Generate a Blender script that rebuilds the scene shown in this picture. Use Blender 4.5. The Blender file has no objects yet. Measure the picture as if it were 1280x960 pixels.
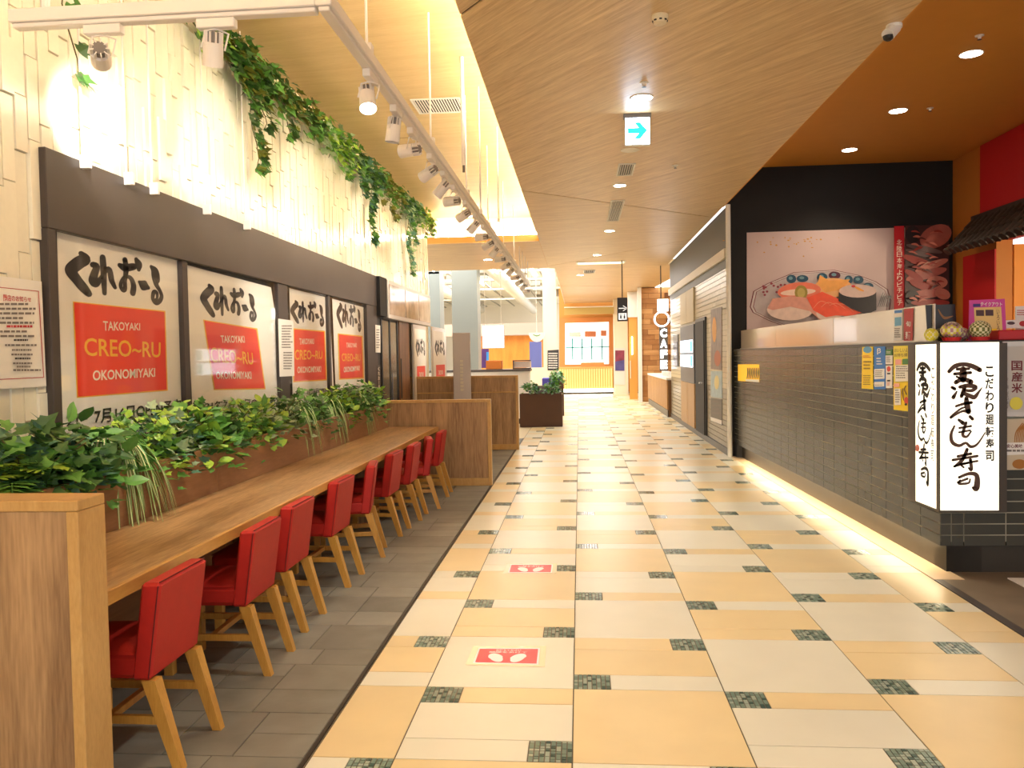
import bpy, math, random
from mathutils import Vector, Matrix
from mathutils.geometry import tessellate_polygon
rnd = random.Random(7)
SC = bpy.context.scene
COL = SC.collection

# ------------------------------------------------------------------ camera
FPX = 1015.0
CAM = Vector((0.04796, 0.0, 1.4996))
CR = Vector((0.996425, 0.082678, -0.017383))
CU = Vector((0.014534, 0.034940, 0.999284))
CF = Vector((-0.083226, 0.995964, -0.033614))
cam = bpy.data.cameras.new('camera')
cam.sensor_fit = 'HORIZONTAL'; cam.sensor_width = 36.0; cam.lens = FPX / 1280 * 36
cam.clip_start = 0.05; cam.clip_end = 200
camo = bpy.data.objects.new('camera', cam); COL.objects.link(camo)
camo.matrix_world = Matrix(((CR.x, CU.x, -CF.x, CAM.x), (CR.y, CU.y, -CF.y, CAM.y), (CR.z, CU.z, -CF.z, CAM.z), (0, 0, 0, 1)))
SC.camera = camo

# ------------------------------------------------------------------ world, exposure, large area lights
W = bpy.data.worlds.new('world'); SC.world = W; W.use_nodes = True
W.node_tree.nodes['Background'].inputs[0].default_value = (1.0, 0.985, 0.965, 1)
W.node_tree.nodes['Background'].inputs[1].default_value = 1.7
vs = SC.view_settings
vs.view_transform = 'Standard'; vs.look = 'None'; vs.gamma = 1.0; vs.use_curve_mapping = False
vs.exposure = 0.37

def area(name, loc, size, energy, color, rot=(0, 0, 0)):
    l = bpy.data.lights.new(name, 'AREA'); l.shape = 'RECTANGLE'; l.size, l.size_y = size
    l.energy = energy; l.color = color
    o = bpy.data.objects.new(name, l); COL.objects.link(o); o.location = loc; o.rotation_euler = rot
    return o
WARM = (1.0, 0.86, 0.66); NEUT = (1.0, 0.97, 0.93)
area('food_court_fill', (-4.5, 27.0, 4.3), (7.0, 13.0), 1200, (1, 0.97, 0.92))  # added area fill without a fixture, brightens the food court
area('concourse_fill', (0.8, 24.5, 3.58), (1.5, 9.0), 170, NEUT)  # added area fill without a fixture, brightens the far concourse

# ------------------------------------------------------------------ pixel -> place
def ray(u, v): return CF * FPX + CR * (u - 640) - CU * (v - 480)
def onx(u, v, x):
    d = ray(u, v); return CAM + d * ((x - CAM.x) / d.x)
def ony(u, v, y):
    d = ray(u, v); return CAM + d * ((y - CAM.y) / d.y)
def onz(u, v, z):
    d = ray(u, v); return CAM + d * ((z - CAM.z) / d.z)

# ------------------------------------------------------------------ materials
def srgb(r, g, b):
    f = lambda c: (c / 255 / 12.92) if c / 255 <= 0.04045 else ((c / 255 + 0.055) / 1.055) ** 2.4
    return (f(r), f(g), f(b))
MATS = {}
def mat(name, col=(200, 200, 200), rough=0.5, metal=0.0, emit=0.0, ecol=None, var=0.0, noise=0.0, nscale=6.0, bump=0.0, bscale=40.0, spec=0.5, coat=0.0, alpha=None):
    if name in MATS: return MATS[name]
    m = bpy.data.materials.new(name); m.use_nodes = True; nt = m.node_tree
    b = nt.nodes['Principled BSDF']; c = srgb(*col)
    b.inputs['Base Color'].default_value = (*c, 1); b.inputs['Roughness'].default_value = rough
    b.inputs['Metallic'].default_value = metal; b.inputs['Specular IOR Level'].default_value = spec
    b.inputs['Coat Weight'].default_value = coat
    if emit:
        e = srgb(*(ecol or col)); b.inputs['Emission Color'].default_value = (*e, 1); b.inputs['Emission Strength'].default_value = emit
    if var or noise:
        hs = nt.nodes.new('ShaderNodeHueSaturation'); hs.inputs['Color'].default_value = (*c, 1)
        add = nt.nodes.new('ShaderNodeMath'); add.operation = 'ADD'; add.inputs[0].default_value = 1.0; add.inputs[1].default_value = 0.0
        if var:
            oi = nt.nodes.new('ShaderNodeObjectInfo'); mr = nt.nodes.new('ShaderNodeMapRange')
            mr.inputs[3].default_value = 1 - var; mr.inputs[4].default_value = 1 + var
            nt.links.new(oi.outputs['Random'], mr.inputs[0]); nt.links.new(mr.outputs[0], add.inputs[0])
        if noise:
            g = nt.nodes.new('ShaderNodeNewGeometry'); n = nt.nodes.new('ShaderNodeTexNoise'); n.inputs['Scale'].default_value = nscale; n.inputs['Detail'].default_value = 5
            nt.links.new(g.outputs['Position'], n.inputs['Vector'])
            mr2 = nt.nodes.new('ShaderNodeMapRange'); mr2.inputs[1].default_value = 0.25; mr2.inputs[2].default_value = 0.75; mr2.inputs[3].default_value = -noise; mr2.inputs[4].default_value = noise
            nt.links.new(n.outputs['Fac'], mr2.inputs[0]); nt.links.new(mr2.outputs[0], add.inputs[1])
        nt.links.new(add.outputs[0], hs.inputs['Value']); nt.links.new(hs.outputs[0], b.inputs['Base Color'])
    if bump:
        g = nt.nodes.new('ShaderNodeNewGeometry'); n = nt.nodes.new('ShaderNodeTexNoise'); n.inputs['Scale'].default_value = bscale; n.inputs['Detail'].default_value = 3
        bp = nt.nodes.new('ShaderNodeBump'); bp.inputs['Strength'].default_value = bump; bp.inputs['Distance'].default_value = 0.01
        nt.links.new(g.outputs['Position'], n.inputs['Vector']); nt.links.new(n.outputs['Fac'], bp.inputs['Height']); nt.links.new(bp.outputs[0], b.inputs['Normal'])
    MATS[name] = m; return m

def wood(name, c1, c2, scale=(6, 1, 6), rot=0.0, rough=0.45, contrast=1.0, fine=14.0, coat=0.0):
    """wood grain stretched along the axis with the small scale; rot turns the grain about z"""
    if name in MATS: return MATS[name]
    m = bpy.data.materials.new(name); m.use_nodes = True; nt = m.node_tree; b = nt.nodes['Principled BSDF']
    g = nt.nodes.new('ShaderNodeNewGeometry'); mp0 = nt.nodes.new('ShaderNodeMapping'); mp = nt.nodes.new('ShaderNodeMapping')
    mp0.inputs['Rotation'].default_value = (0, 0, rot); mp.inputs['Scale'].default_value = scale
    nt.links.new(g.outputs['Position'], mp0.inputs[0]); nt.links.new(mp0.outputs[0], mp.inputs[0])
    n1 = nt.nodes.new('ShaderNodeTexNoise'); n1.inputs['Scale'].default_value = 1.0; n1.inputs['Detail'].default_value = 6; n1.inputs['Roughness'].default_value = 0.65; n1.inputs['Distortion'].default_value = 0.6
    n2 = nt.nodes.new('ShaderNodeTexNoise'); n2.inputs['Scale'].default_value = fine; n2.inputs['Detail'].default_value = 3
    nt.links.new(mp.outputs[0], n1.inputs['Vector']); nt.links.new(mp.outputs[0], n2.inputs['Vector'])
    mx = nt.nodes.new('ShaderNodeMix'); mx.data_type = 'FLOAT'; mx.inputs[0].default_value = 0.35
    nt.links.new(n1.outputs['Fac'], mx.inputs[2]); nt.links.new(n2.outputs['Fac'], mx.inputs[3])
    cr = nt.nodes.new('ShaderNodeValToRGB'); w = 0.17 / contrast
    cr.color_ramp.elements[0].position = 0.5 - w; cr.color_ramp.elements[0].color = (*srgb(*c2), 1)
    cr.color_ramp.elements[1].position = 0.5 + w; cr.color_ramp.elements[1].color = (*srgb(*c1), 1)
    nt.links.new(mx.outputs[0], cr.inputs[0]); nt.links.new(cr.outputs[0], b.inputs['Base Color'])
    b.inputs['Roughness'].default_value = rough; b.inputs['Coat Weight'].default_value = coat
    MATS[name] = m; return m

def glass(name, tint=(255, 255, 255), refl=0.006):
    if name in MATS: return MATS[name]
    m = bpy.data.materials.new(name); m.use_nodes = True; nt = m.node_tree; nt.nodes.remove(nt.nodes['Principled BSDF'])
    t = nt.nodes.new('ShaderNodeBsdfTransparent'); t.inputs[0].default_value = (*srgb(*tint), 1)
    gl = nt.nodes.new('ShaderNodeBsdfGlossy'); gl.inputs['Roughness'].default_value = 0.04
    mx = nt.nodes.new('ShaderNodeMixShader'); fr = nt.nodes.new('ShaderNodeLayerWeight'); fr.inputs[0].default_value = 0.18
    ad = nt.nodes.new('ShaderNodeMath'); ad.operation = 'MULTIPLY_ADD'; ad.inputs[1].default_value = 0.14; ad.inputs[2].default_value = refl
    nt.links.new(fr.outputs['Fresnel'], ad.inputs[0]); nt.links.new(ad.outputs[0], mx.inputs[0])
    nt.links.new(t.outputs[0], mx.inputs[1]); nt.links.new(gl.outputs[0], mx.inputs[2]); nt.links.new(mx.outputs[0], nt.nodes['Material Output'].inputs[0])
    MATS[name] = m; return m

# ------------------------------------------------------------------ mesh building
class MB:
    def __init__(s): s.v = []; s.f = []; s.m = []; s.slots = []
    def slot(s, m):
        if m not in s.slots: s.slots.append(m)
        return s.slots.index(m)
    def add(s, vs_, fs, m):
        i = s.slot(m); o = len(s.v); s.v += [tuple(p) for p in vs_]
        for f in fs: s.f.append(tuple(k + o for k in f)); s.m.append(i)
        return s
    def box(s, x0, x1, y0, y1, z0, z1, m, b=0.0):
        if b:
            return s.bevbox(x0, x1, y0, y1, z0, z1, m, b)
        return s.add([(x0, y0, z0), (x1, y0, z0), (x1, y1, z0), (x0, y1, z0), (x0, y0, z1), (x1, y0, z1), (x1, y1, z1), (x0, y1, z1)],
                     [(0, 3, 2, 1), (4, 5, 6, 7), (0, 1, 5, 4), (1, 2, 6, 5), (2, 3, 7, 6), (3, 0, 4, 7)], m)
    def bevbox(s, x0, x1, y0, y1, z0, z1, m, b):
        b = min(b, (x1 - x0) / 2.01, (y1 - y0) / 2.01, (z1 - z0) / 2.01)
        vs_ = []; idx = {}
        for ix in (0, 1):
            for iy in (0, 1):
                for iz in (0, 1):
                    for ax in range(3):
                        p = [(x0, x1)[ix], (y0, y1)[iy], (z0, z1)[iz]]
                        for k in range(3):
                            if k != ax: p[k] += b * (1 if (ix, iy, iz)[k] == 0 else -1)
                        idx[(ix, iy, iz, ax)] = len(vs_); vs_.append(p)
        fs = []
        I = lambda c, ax: idx[(*c, ax)]
        def face(q): fs.append(q)
        c = Vector(((x0 + x1) / 2, (y0 + y1) / 2, (z0 + z1) / 2))
        quads = []
        for ax in range(3):
            o1, o2 = [k for k in range(3) if k != ax]
            for sgn in (0, 1):
                q = []
                for a, bb in ((0, 0), (1, 0), (1, 1), (0, 1)):
                    t = [0, 0, 0]; t[ax] = sgn; t[o1] = a; t[o2] = bb; q.append(I(t, ax))
                quads.append(q)
            for a in (0, 1):
                for bb in (0, 1):
                    t0 = [0, 0, 0]; t1 = [0, 0, 0]; t0[ax] = 0; t1[ax] = 1
                    t0[o1] = t1[o1] = a; t0[o2] = t1[o2] = bb
                    quads.append([I(t0, o1), I(t1, o1), I(t1, o2), I(t0, o2)])
        for ix in (0, 1):
            for iy in (0, 1):
                for iz in (0, 1): quads.append([I((ix, iy, iz), k) for k in range(3)])
        for q in quads:
            ps = [Vector(vs_[k]) for k in q]; n = (ps[1] - ps[0]).cross(ps[2] - ps[0])
            mid = sum(ps, Vector()) / len(ps)
            if n.dot(mid - c) < 0: q = q[::-1]
            fs.append(tuple(q))
        return s.add(vs_, fs, m)
    def obox(s, c, ax, ay, az, m):
        """oriented box: centre c and three half-axis vectors"""
        c = Vector(c); vs_ = []
        for k in (-1, 1):
            for i, j in ((-1, -1), (1, -1), (1, 1), (-1, 1)): vs_.append(c + Vector(ax) * i + Vector(ay) * j + Vector(az) * k)
        return s.add(vs_, [(0, 3, 2, 1), (4, 5, 6, 7), (0, 1, 5, 4), (1, 2, 6, 5), (2, 3, 7, 6), (3, 0, 4, 7)], m)
    def frus(s, p0, p1, r0, r1, m, up=None):
        """tapered square bar from p0 to p1, half widths r0 and r1, sides square to x and y"""
        vs_ = []
        for p, r in ((p0, r0), (p1, r1)):
            for i, j in ((-1, -1), (1, -1), (1, 1), (-1, 1)): vs_.append((p[0] + i * r, p[1] + j * r, p[2]))
        fs = [(0, 1, 5, 4), (1, 2, 6, 5), (2, 3, 7, 6), (3, 0, 4, 7), (3, 2, 1, 0), (4, 5, 6, 7)]
        if p1[2] < p0[2]: fs = [f[::-1] for f in fs]
        return s.add(vs_, fs, m)
    def cyl(s, p0, p1, r, m, n=12, r1=None, caps=True):
        p0 = Vector(p0); p1 = Vector(p1); d = (p1 - p0).normalized(); r1 = r if r1 is None else r1
        a = d.orthogonal().normalized(); b = d.cross(a); vs_ = []
        for p, rr in ((p0, r), (p1, r1)):
            for k in range(n):
                t = 2 * math.pi * k / n; vs_.append(p + a * (rr * math.cos(t)) + b * (rr * math.sin(t)))
        fs = [(k, (k + 1) % n, n + (k + 1) % n, n + k) for k in range(n)]
        if caps: fs += [tuple(range(n - 1, -1, -1)), tuple(range(n, 2 * n))]
        return s.add(vs_, fs, m)
    def tube(s, pts, r, m, n=6):
        pts = [Vector(p) for p in pts]; vs_ = []
        for i, p in enumerate(pts):
            d = (pts[min(i + 1, len(pts) - 1)] - pts[max(i - 1, 0)]).normalized()
            a = d.cross(Vector((0.3, 0.2, 1))).normalized(); b = d.cross(a)
            for k in range(n):
                t = 2 * math.pi * k / n; vs_.append(p + a * (r * math.cos(t)) + b * (r * math.sin(t)))
        fs = []
        for i in range(len(pts) - 1):
            for k in range(n): fs.append((i * n + k, i * n + (k + 1) % n, (i + 1) * n + (k + 1) % n, (i + 1) * n + k))
        fs += [tuple(range(n - 1, -1, -1)), tuple(range((len(pts) - 1) * n, len(pts) * n))]
        return s.add(vs_, fs, m)
    def lathe(s, prof, c, m, n=20):
        """profile of (r, z) about the vertical axis through c"""
        vs_ = []; c = Vector(c)
        for r, z in prof:
            for k in range(n):
                t = 2 * math.pi * k / n; vs_.append(c + Vector((r * math.cos(t), r * math.sin(t), z)))
        fs = []
        for i in range(len(prof) - 1):
            for k in range(n): fs.append((i * n + k, i * n + (k + 1) % n, (i + 1) * n + (k + 1) % n, (i + 1) * n + k))
        fs += [tuple(range(n - 1, -1, -1)), tuple(range((len(prof) - 1) * n, len(prof) * n))]
        return s.add(vs_, fs, m)
    def ngon(s, pts, m):
        """flat polygon, tessellated (may be concave)"""
        pts = [Vector(p) for p in pts]
        return s.add(pts, tessellate_polygon([pts]), m)
    def prism(s, pts, d, m):
        """flat polygon pushed along vector d into a solid"""
        pts = [Vector(p) for p in pts]; d = Vector(d); n = len(pts); tr = tessellate_polygon([pts])
        s.add(pts + [p + d for p in pts], [tuple(t) for t in tr] + [tuple(k + n for k in t[::-1]) for t in tr] + [(k, (k + 1) % n, n + (k + 1) % n, n + k) for k in range(n)], m)
        return s
    def build(s, name, parent=None, smooth=False, label=None, cat=None, group=None, kind=None):
        me = bpy.data.meshes.new(name); me.from_pydata(s.v, [], s.f)
        for m in s.slots: me.materials.append(m)
        me.polygons.foreach_set('material_index', s.m)
        if smooth: me.polygons.foreach_set('use_smooth', [True] * len(s.f))
        me.update()
        return link(name, me, parent, label, cat, group, kind)

def link(name, me, parent=None, label=None, cat=None, group=None, kind=None, loc=None):
    o = bpy.data.objects.new(name, me); COL.objects.link(o)
    if parent: o.parent = parent
    if loc: o.location = loc
    if label: o['label'] = label
    if cat: o['category'] = cat
    if group: o['group'] = group
    if kind: o['kind'] = kind
    return o
def thing(name, label, cat, group=None, loc=(0, 0, 0), rz=0.0, kind=None):
    o = link(name, None, None, label, cat, group, kind, loc); o.rotation_euler = (0, 0, rz); o.empty_display_size = 0.1
    return o
def copy_tree(o, parent=None):
    c = o.copy(); COL.objects.link(c)
    if parent: c.parent = parent
    for ch in list(o.children): copy_tree(ch, c)
    return c

# ------------------------------------------------------------------ lettering and flat print
TXT = {}
def text_mesh(s_, bold=0.0):
    k = (s_, bold)
    if k not in TXT:
        cu = bpy.data.curves.new('lettering', 'FONT'); cu.body = s_; cu.offset = bold; cu.resolution_u = 3
        o = bpy.data.objects.new('lettering', cu); COL.objects.link(o)
        dg = bpy.context.evaluated_depsgraph_get(); me = bpy.data.meshes.new_from_object(o.evaluated_get(dg))
        v = [(p.co.x, p.co.y) for p in me.vertices]; f = [tuple(p.vertices) for p in me.polygons]
        bpy.data.objects.remove(o); bpy.data.curves.remove(cu); bpy.data.meshes.remove(me)
        if v:
            xs = [p[0] for p in v]; ys = [p[1] for p in v]; x0, x1, y0, y1 = min(xs), max(xs), min(ys), max(ys)
            v = [((p[0] - x0) / max(x1 - x0, 1e-6), (p[1] - y0) / max(y1 - y0, 1e-6)) for p in v]
        TXT[k] = (v, f)
    return TXT[k]
def smooth_path(pts, n=5):
    out = []; P = [pts[0]] + list(pts) + [pts[-1]]
    for i in range(1, len(P) - 2):
        for k in range(n):
            t = k / n
            out.append(tuple(0.5 * (2 * P[i][j] + (P[i + 1][j] - P[i - 1][j]) * t + (2 * P[i - 1][j] - 5 * P[i][j] + 4 * P[i + 1][j] - P[i + 2][j]) * t * t + (3 * P[i][j] - P[i - 1][j] - 3 * P[i + 1][j] + P[i + 2][j]) * t ** 3) for j in range(3)))
    out.append(tuple(pts[-1])); return out
def stroke_geo(pts):
    """brush stroke: points (x, y, width) -> 2d verts and quads with rounded ends"""
    p = smooth_path(pts); v = []; f = []
    for i, (x, y, w) in enumerate(p):
        a = p[max(i - 1, 0)]; b = p[min(i + 1, len(p) - 1)]; dx, dy = b[0] - a[0], b[1] - a[1]; l = math.hypot(dx, dy) or 1
        nx, ny = -dy / l * w / 2, dx / l * w / 2
        v += [(x + nx, y + ny), (x - nx, y - ny)]
        if i: f.append((2 * i - 2, 2 * i - 1, 2 * i + 1, 2 * i))
    for (x, y, w) in (p[0], p[-1]):
        o = len(v); v += [(x + w / 2 * math.cos(t * math.pi / 4), y + w / 2 * math.sin(t * math.pi / 4)) for t in range(8)]; f.append(tuple(range(o, o + 8)))
    return v, f

class Sheet:
    """flat print on one plane; points are photograph pixels laid on that plane (or any 2d frame through fn)"""
    def __init__(s, fn, n, step=0.0006): s.fn = fn; s.n = Vector(n); s.mb = MB(); s.k = 0; s.step = step
    def P(s, q): return Vector(s.fn(*q)) + s.n * (s.step * s.k)
    def base(s, pts, m, t=0.004):
        pts = [s.P(q) for q in pts]; s.mb.prism(pts, -s.n * t, m); s.k += 1; return s
    def poly(s, pts, m): s.k += 1; s.mb.ngon([s.P(q) for q in pts], m); return s
    def rect(s, x0, y0, x1, y1, m): return s.poly([(x0, y0), (x1, y0), (x1, y1), (x0, y1)], m)
    def ell(s, cx, cy, rx, ry, m, rot=0, n=20, a0=0, a1=360):
        c, si = math.cos(math.radians(rot)), math.sin(math.radians(rot)); pts = []
        for k in range(n + (0 if a1 - a0 == 360 else 1)):
            t = math.radians(a0 + (a1 - a0) * k / n); x, y = rx * math.cos(t), ry * math.sin(t); pts.append((cx + x * c - y * si, cy + x * si + y * c))
        return s.poly(pts, m)
    def text(s, t, quad, m, bold=0.0):
        v, f = text_mesh(t, bold)
        if not v: return s
        s.k += 1; tl, tr, br, bl = [s.P(q) for q in quad]
        s.mb.add([(bl.lerp(br, a)).lerp(tl.lerp(tr, a), b) for a, b in v], f, m); return s
    def tbox(s, t, x0, y0, x1, y1, m, bold=0.0): return s.text(t, [(x0, y0), (x1, y0), (x1, y1), (x0, y1)], m, bold)
    def vtext(s, t, x0, y0, x1, y1, m, bold=0.0, gap=0.12):
        h = (y1 - y0) / len(t)
        for i, ch in enumerate(t):
            if ch == 'ー': s.rect(x0 + (x1 - x0) * 0.44, y0 + i * h + h * 0.12, x0 + (x1 - x0) * 0.58, y0 + (i + 1) * h - h * 0.12, m); continue
            s.tbox(ch, x0, y0 + i * h + h * gap / 2, x1, y0 + (i + 1) * h - h * gap / 2, m, bold)
        return s
    def brush(s, strokes, m, quad=None):
        s.k += 1
        for st in strokes:
            v, f = stroke_geo(st)
            if quad:
                tl, tr, br, bl = [s.P(q) for q in quad]; s.mb.add([(tl.lerp(tr, a)).lerp(bl.lerp(br, a), b) for a, b in v], f, m)
            else: s.mb.add([s.P(q) for q in v], f, m)
        return s
    def lines(s, x0, y0, x1, y1, n, m, fill=0.45, ragged=0.3):
        """rows of small print too fine to read"""
        h = (y1 - y0) / n; s.k += 1; r = random.Random(int(x0 * 7 + y0 * 13))
        for i in range(n):
            e = x1 - (x1 - x0) * ragged * r.random(); x = x0
            while x < e:
                w = (x1 - x0) * r.uniform(0.05, 0.16); xe = min(x + w, e)
                s.mb.ngon([s.P(q) for q in ((x, y0 + i * h), (xe, y0 + i * h), (xe, y0 + i * h + h * fill), (x, y0 + i * h + h * fill))], m); x = xe + (x1 - x0) * 0.025
        return s
def sheet_x(x, sign=1, step=0.0006): return Sheet(lambda u, v: onx(u, v, x), (sign, 0, 0), step)
def sheet_y(y, step=0.0006): return Sheet(lambda u, v: ony(u, v, y), (0, -1, 0), step)
def zoom(x0, y0, sc):
    return lambda *q: tuple((x0 + q[i] / sc if i % 2 == 0 else y0 + q[i] / sc) for i in range(len(q)))
# ================================================================== MATERIALS
white_paint = mat('white paint', (240, 236, 226), 0.55)
track_white = mat('track white', (236, 228, 220), 0.45)
dark_metal = mat('dark bronze metal', (68, 58, 53), 0.45, noise=0.08, nscale=3)
black = mat('black', (24, 22, 21), 0.5)
near_black = mat('near black panel', (22, 19, 18), 0.75, noise=0.1)
oak_v = wood('oak laminate upright', (190, 152, 106), (134, 100, 66), (6, 6, 0.5), contrast=1.3)
oak_y = wood('oak laminate along', (198, 160, 112), (134, 98, 60), (7, 0.6, 7), contrast=1.3, rough=0.38)
planter_wood = wood('planter walnut along', (178, 132, 90), (138, 96, 62), (8, 0.6, 5), contrast=0.8, rough=0.5)
oak_edge = wood('light oak edging', (212, 170, 104), (186, 142, 78), (8, 8, 2), rough=0.4)
oak_leg = wood('light oak leg', (210, 158, 74), (180, 128, 52), (14, 14, 1.5), rough=0.35)
leather = mat('red leatherette', (184, 40, 32), 0.5, noise=0.06, nscale=20, bump=0.12, bscale=220, spec=0.3)
piping_red = mat('dark red seam', (96, 14, 14), 0.6)
tile_cream = mat('cream porcelain', (226, 220, 197), 0.3, var=0.035, noise=0.035, nscale=3.5, bump=0.015, bscale=12)
tile_tan = mat('sand porcelain', (227, 203, 152), 0.3, var=0.05, noise=0.05, nscale=3.5, bump=0.015, bscale=12)
grout = mat('dark grout', (92, 80, 62), 0.8)
grout_l = mat('pale grout', (168, 162, 142), 0.8)
grey_stone = mat('grey stone tile', (120, 117, 106), 0.42, var=0.2, noise=0.2, nscale=5, bump=0.06, bscale=30)
grey_grout = mat('grey grout', (84, 78, 68), 0.85)
mos_a = mat('mosaic grey green', (120, 138, 122), 0.15, var=0.1)
mos_b = mat('mosaic dark green', (74, 94, 84), 0.15, var=0.1)
mos_c = mat('mosaic pale', (158, 168, 150), 0.15, var=0.1)
wall_tile = mat('ivory wall tile', (244, 238, 218), 0.16, var=0.05, noise=0.02, nscale=30, bump=0.08, bscale=18)
ivory = mat('ivory plaster', (232, 218, 188), 0.6)
slate_tile = mat('charcoal glazed tile', (70, 70, 64), 0.24, var=0.04, spec=0.4)
slate_dark = mat('charcoal plinth', (58, 52, 44), 0.35, noise=0.1)
beige_tile = mat('beige wall tile', (196, 186, 160), 0.3, var=0.05)
taupe_tile = mat('taupe wall tile', (138, 128, 106), 0.3, var=0.06)
orange_paint = mat('orange ceiling paint', (220, 152, 62), 0.6, noise=0.02)
red_paint = mat('red paint', (190, 18, 26), 0.6)
shop_floor = mat('shop stone floor', (120, 104, 84), 0.5, noise=0.18, nscale=4, bump=0.03)
ceil_wood = [wood('ceiling veneer %d' % i, (234, 206, 158), (188, 152, 106), (1.2, 20, 8), rot=a, rough=0.4, contrast=1.0, fine=6) for i, a in enumerate((0.9, 0.9, 0.2, -0.1, 0.0))]
ceil_pale = wood('pale ceiling veneer', (228, 198, 146), (204, 170, 116), (0.8, 9, 8), rot=0.1, rough=0.5, contrast=0.8)
fluo = mat('lit tube', (255, 240, 214), emit=14)
cove_glow = mat('cove led', (255, 240, 212), emit=44)
lamp_on = mat('lit lamp lens', (255, 246, 230), emit=22)
lamp_off = mat('dark lamp lens', (40, 34, 34), 0.2)

# ================================================================== FLOOR
w = 2.0 / 3.0; Y0 = 2.951
fl = MB(); fl.box(-9.2, 6.6, -3, 46, -0.12, -0.006, mat('cream screed', (222, 206, 172), 0.4)).build  # base under all tiles
floor = fl.build('floor', label='polished floor of cream and sand tiles with green mosaic insets down the concourse', cat='floor', kind='structure')
GM = {}
def tile_mesh(lx, ly, m, h=0.006, gap=0.0025, bev=0.0012):
    k = (round(lx, 4), round(ly, 4), m.name, h)
    if k not in GM:
        mb = MB(); g = gap; b = bev; x0, x1, y0, y1 = g, lx - g, g, ly - g
        vs_ = [(x0, y0, -h), (x1, y0, -h), (x1, y1, -h), (x0, y1, -h), (x0, y0, -b), (x1, y0, -b), (x1, y1, -b), (x0, y1, -b), (x0 + b, y0 + b, 0), (x1 - b, y0 + b, 0), (x1 - b, y1 - b, 0), (x0 + b, y1 - b, 0)]
        fs = [(8, 9, 10, 11)] + [(a, (a + 1) % 4, (a + 1) % 4 + 4, a + 4) for a in range(4)] + [(a + 4, (a + 1) % 4 + 4, (a + 1) % 4 + 8, a + 8) for a in range(4)]
        mb.add(vs_, fs, m); me = bpy.data.meshes.new('tile'); me.from_pydata(mb.v, [], mb.f); me.materials.append(m); GM[k] = me
    return GM[k]
def mosaic_mesh(lx, ly):
    k = ('mos', round(lx, 3), round(ly, 3))
    if k not in GM:
        r = random.Random(3); mb = MB(); nx = max(3, round(lx / 0.021)); ny = max(3, round(ly / 0.021))
        mb.add([(0.002, 0.002, -0.004), (lx - 0.002, 0.002, -0.004), (lx - 0.002, ly - 0.002, -0.004), (0.002, ly - 0.002, -0.004)], [(0, 1, 2, 3)], mat('mosaic joint', (60, 62, 52), 0.8))
        sx, sy = lx / nx, ly / ny
        for i in range(nx):
            j = 0
            while j < ny:
                L = 2 if r.random() < 0.35 and j + 1 < ny else 1
                m = r.choice((mos_a, mos_a, mos_b, mos_c)); x0, x1, y0, y1 = i * sx + 0.0022, (i + 1) * sx - 0.0022, j * sy + 0.0022, (j + L) * sy - 0.0022
                mb.add([(x0, y0, 0), (x1, y0, 0), (x1, y1, 0), (x0, y1, 0), (x0, y0, -0.004), (x1, y0, -0.004), (x1, y1, -0.004), (x0, y1, -0.004)], [(0, 1, 2, 3), (4, 5, 1, 0), (5, 6, 2, 1), (6, 7, 3, 2), (7, 4, 0, 3)], m); j += L
        me = bpy.data.meshes.new('mosaic_inset'); me.from_pydata(mb.v, [], mb.f)
        for m in mb.slots: me.materials.append(m)
        me.polygons.foreach_set('material_index', mb.m); GM[k] = me
    return GM[k]
grb = MB(); grb.add([(-0.99, 1.5, -0.0035), (2.37, 1.5, -0.0035), (2.37, 33, -0.0035), (-0.99, 33, -0.0035)], [(0, 1, 2, 3)], grout); grb.build('grout_bed', floor)
s_, h_, b_ = w / 4, w / 2, w
EVEN = [('B', 'T'), ('L', 'C'), ('h', 'T'), ('R', 'T'), ('B', 'C'), ('L', 'T'), ('h', 'C'), ('R', 'C')]
ODD = [('R', 'C'), ('h', 'C'), ('L', 'T'), ('B', 'C'), ('R', 'T'), ('h', 'T'), ('L', 'C'), ('B', 'T')]
pieces = []; rest = MB()
MC = {'C': tile_cream, 'T': tile_tan}
for ci in range(-2, 4):
    cx0, cx1 = ci * w, (ci + 1) * w
    if ci == -2: cx0 = -0.985
    if ci == 3: cx1 = 2.325
    seq = EVEN if ci % 2 == 0 else ODD; y = Y0 - 4 * w; i = 0
    while y < 32.4:
        k, c = seq[i % 8]; L = {'B': b_, 'h': h_, 'L': s_, 'R': s_}[k]; i += 1
        if y + L > 1.6:
            if k in 'Bh': pieces.append((y, cx0, cx1, L, MC[c]))
            else:
                if k == 'L':
                    a0, a1 = ci * w, ci * w + s_; o0, o1 = a1, cx1
                else:
                    a1, a0 = (ci + 1) * w, (ci + 1) * w - s_; o0, o1 = cx0, a0
                if a0 >= cx0 - 0.01 and a1 <= cx1 + 0.01: pieces.append((y, a0, a1, L, None))
                else: o0, o1 = cx0, cx1
                pieces.append((y, o0, o1, L, MC[c]))
        y += L
pieces.sort(key=lambda p: p[0]); nt_ = nm_ = 0
for (y, x0, x1, L, m) in pieces:
    if m is None:
        nm_ += 1
        if nm_ <= 130: link('mosaic_inset', mosaic_mesh(x1 - x0, L), floor, loc=(x0, y, 0.0))
        else: rest.box(x0 + 0.002, x1 - 0.002, y + 0.002, y + L - 0.002, -0.004, 0, rnd.choice((mos_a, mos_b)))
    else:
        nt_ += 1
        if nt_ <= 300: link('tile', tile_mesh(x1 - x0, L, m), floor, loc=(x0, y, 0.0))
        else: rest.box(x0 + 0.0025, x1 - 0.0025, y + 0.0025, y + L - 0.0025, -0.004, 0, m)
rest.build('distant_tiles', floor, kind='stuff')
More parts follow.
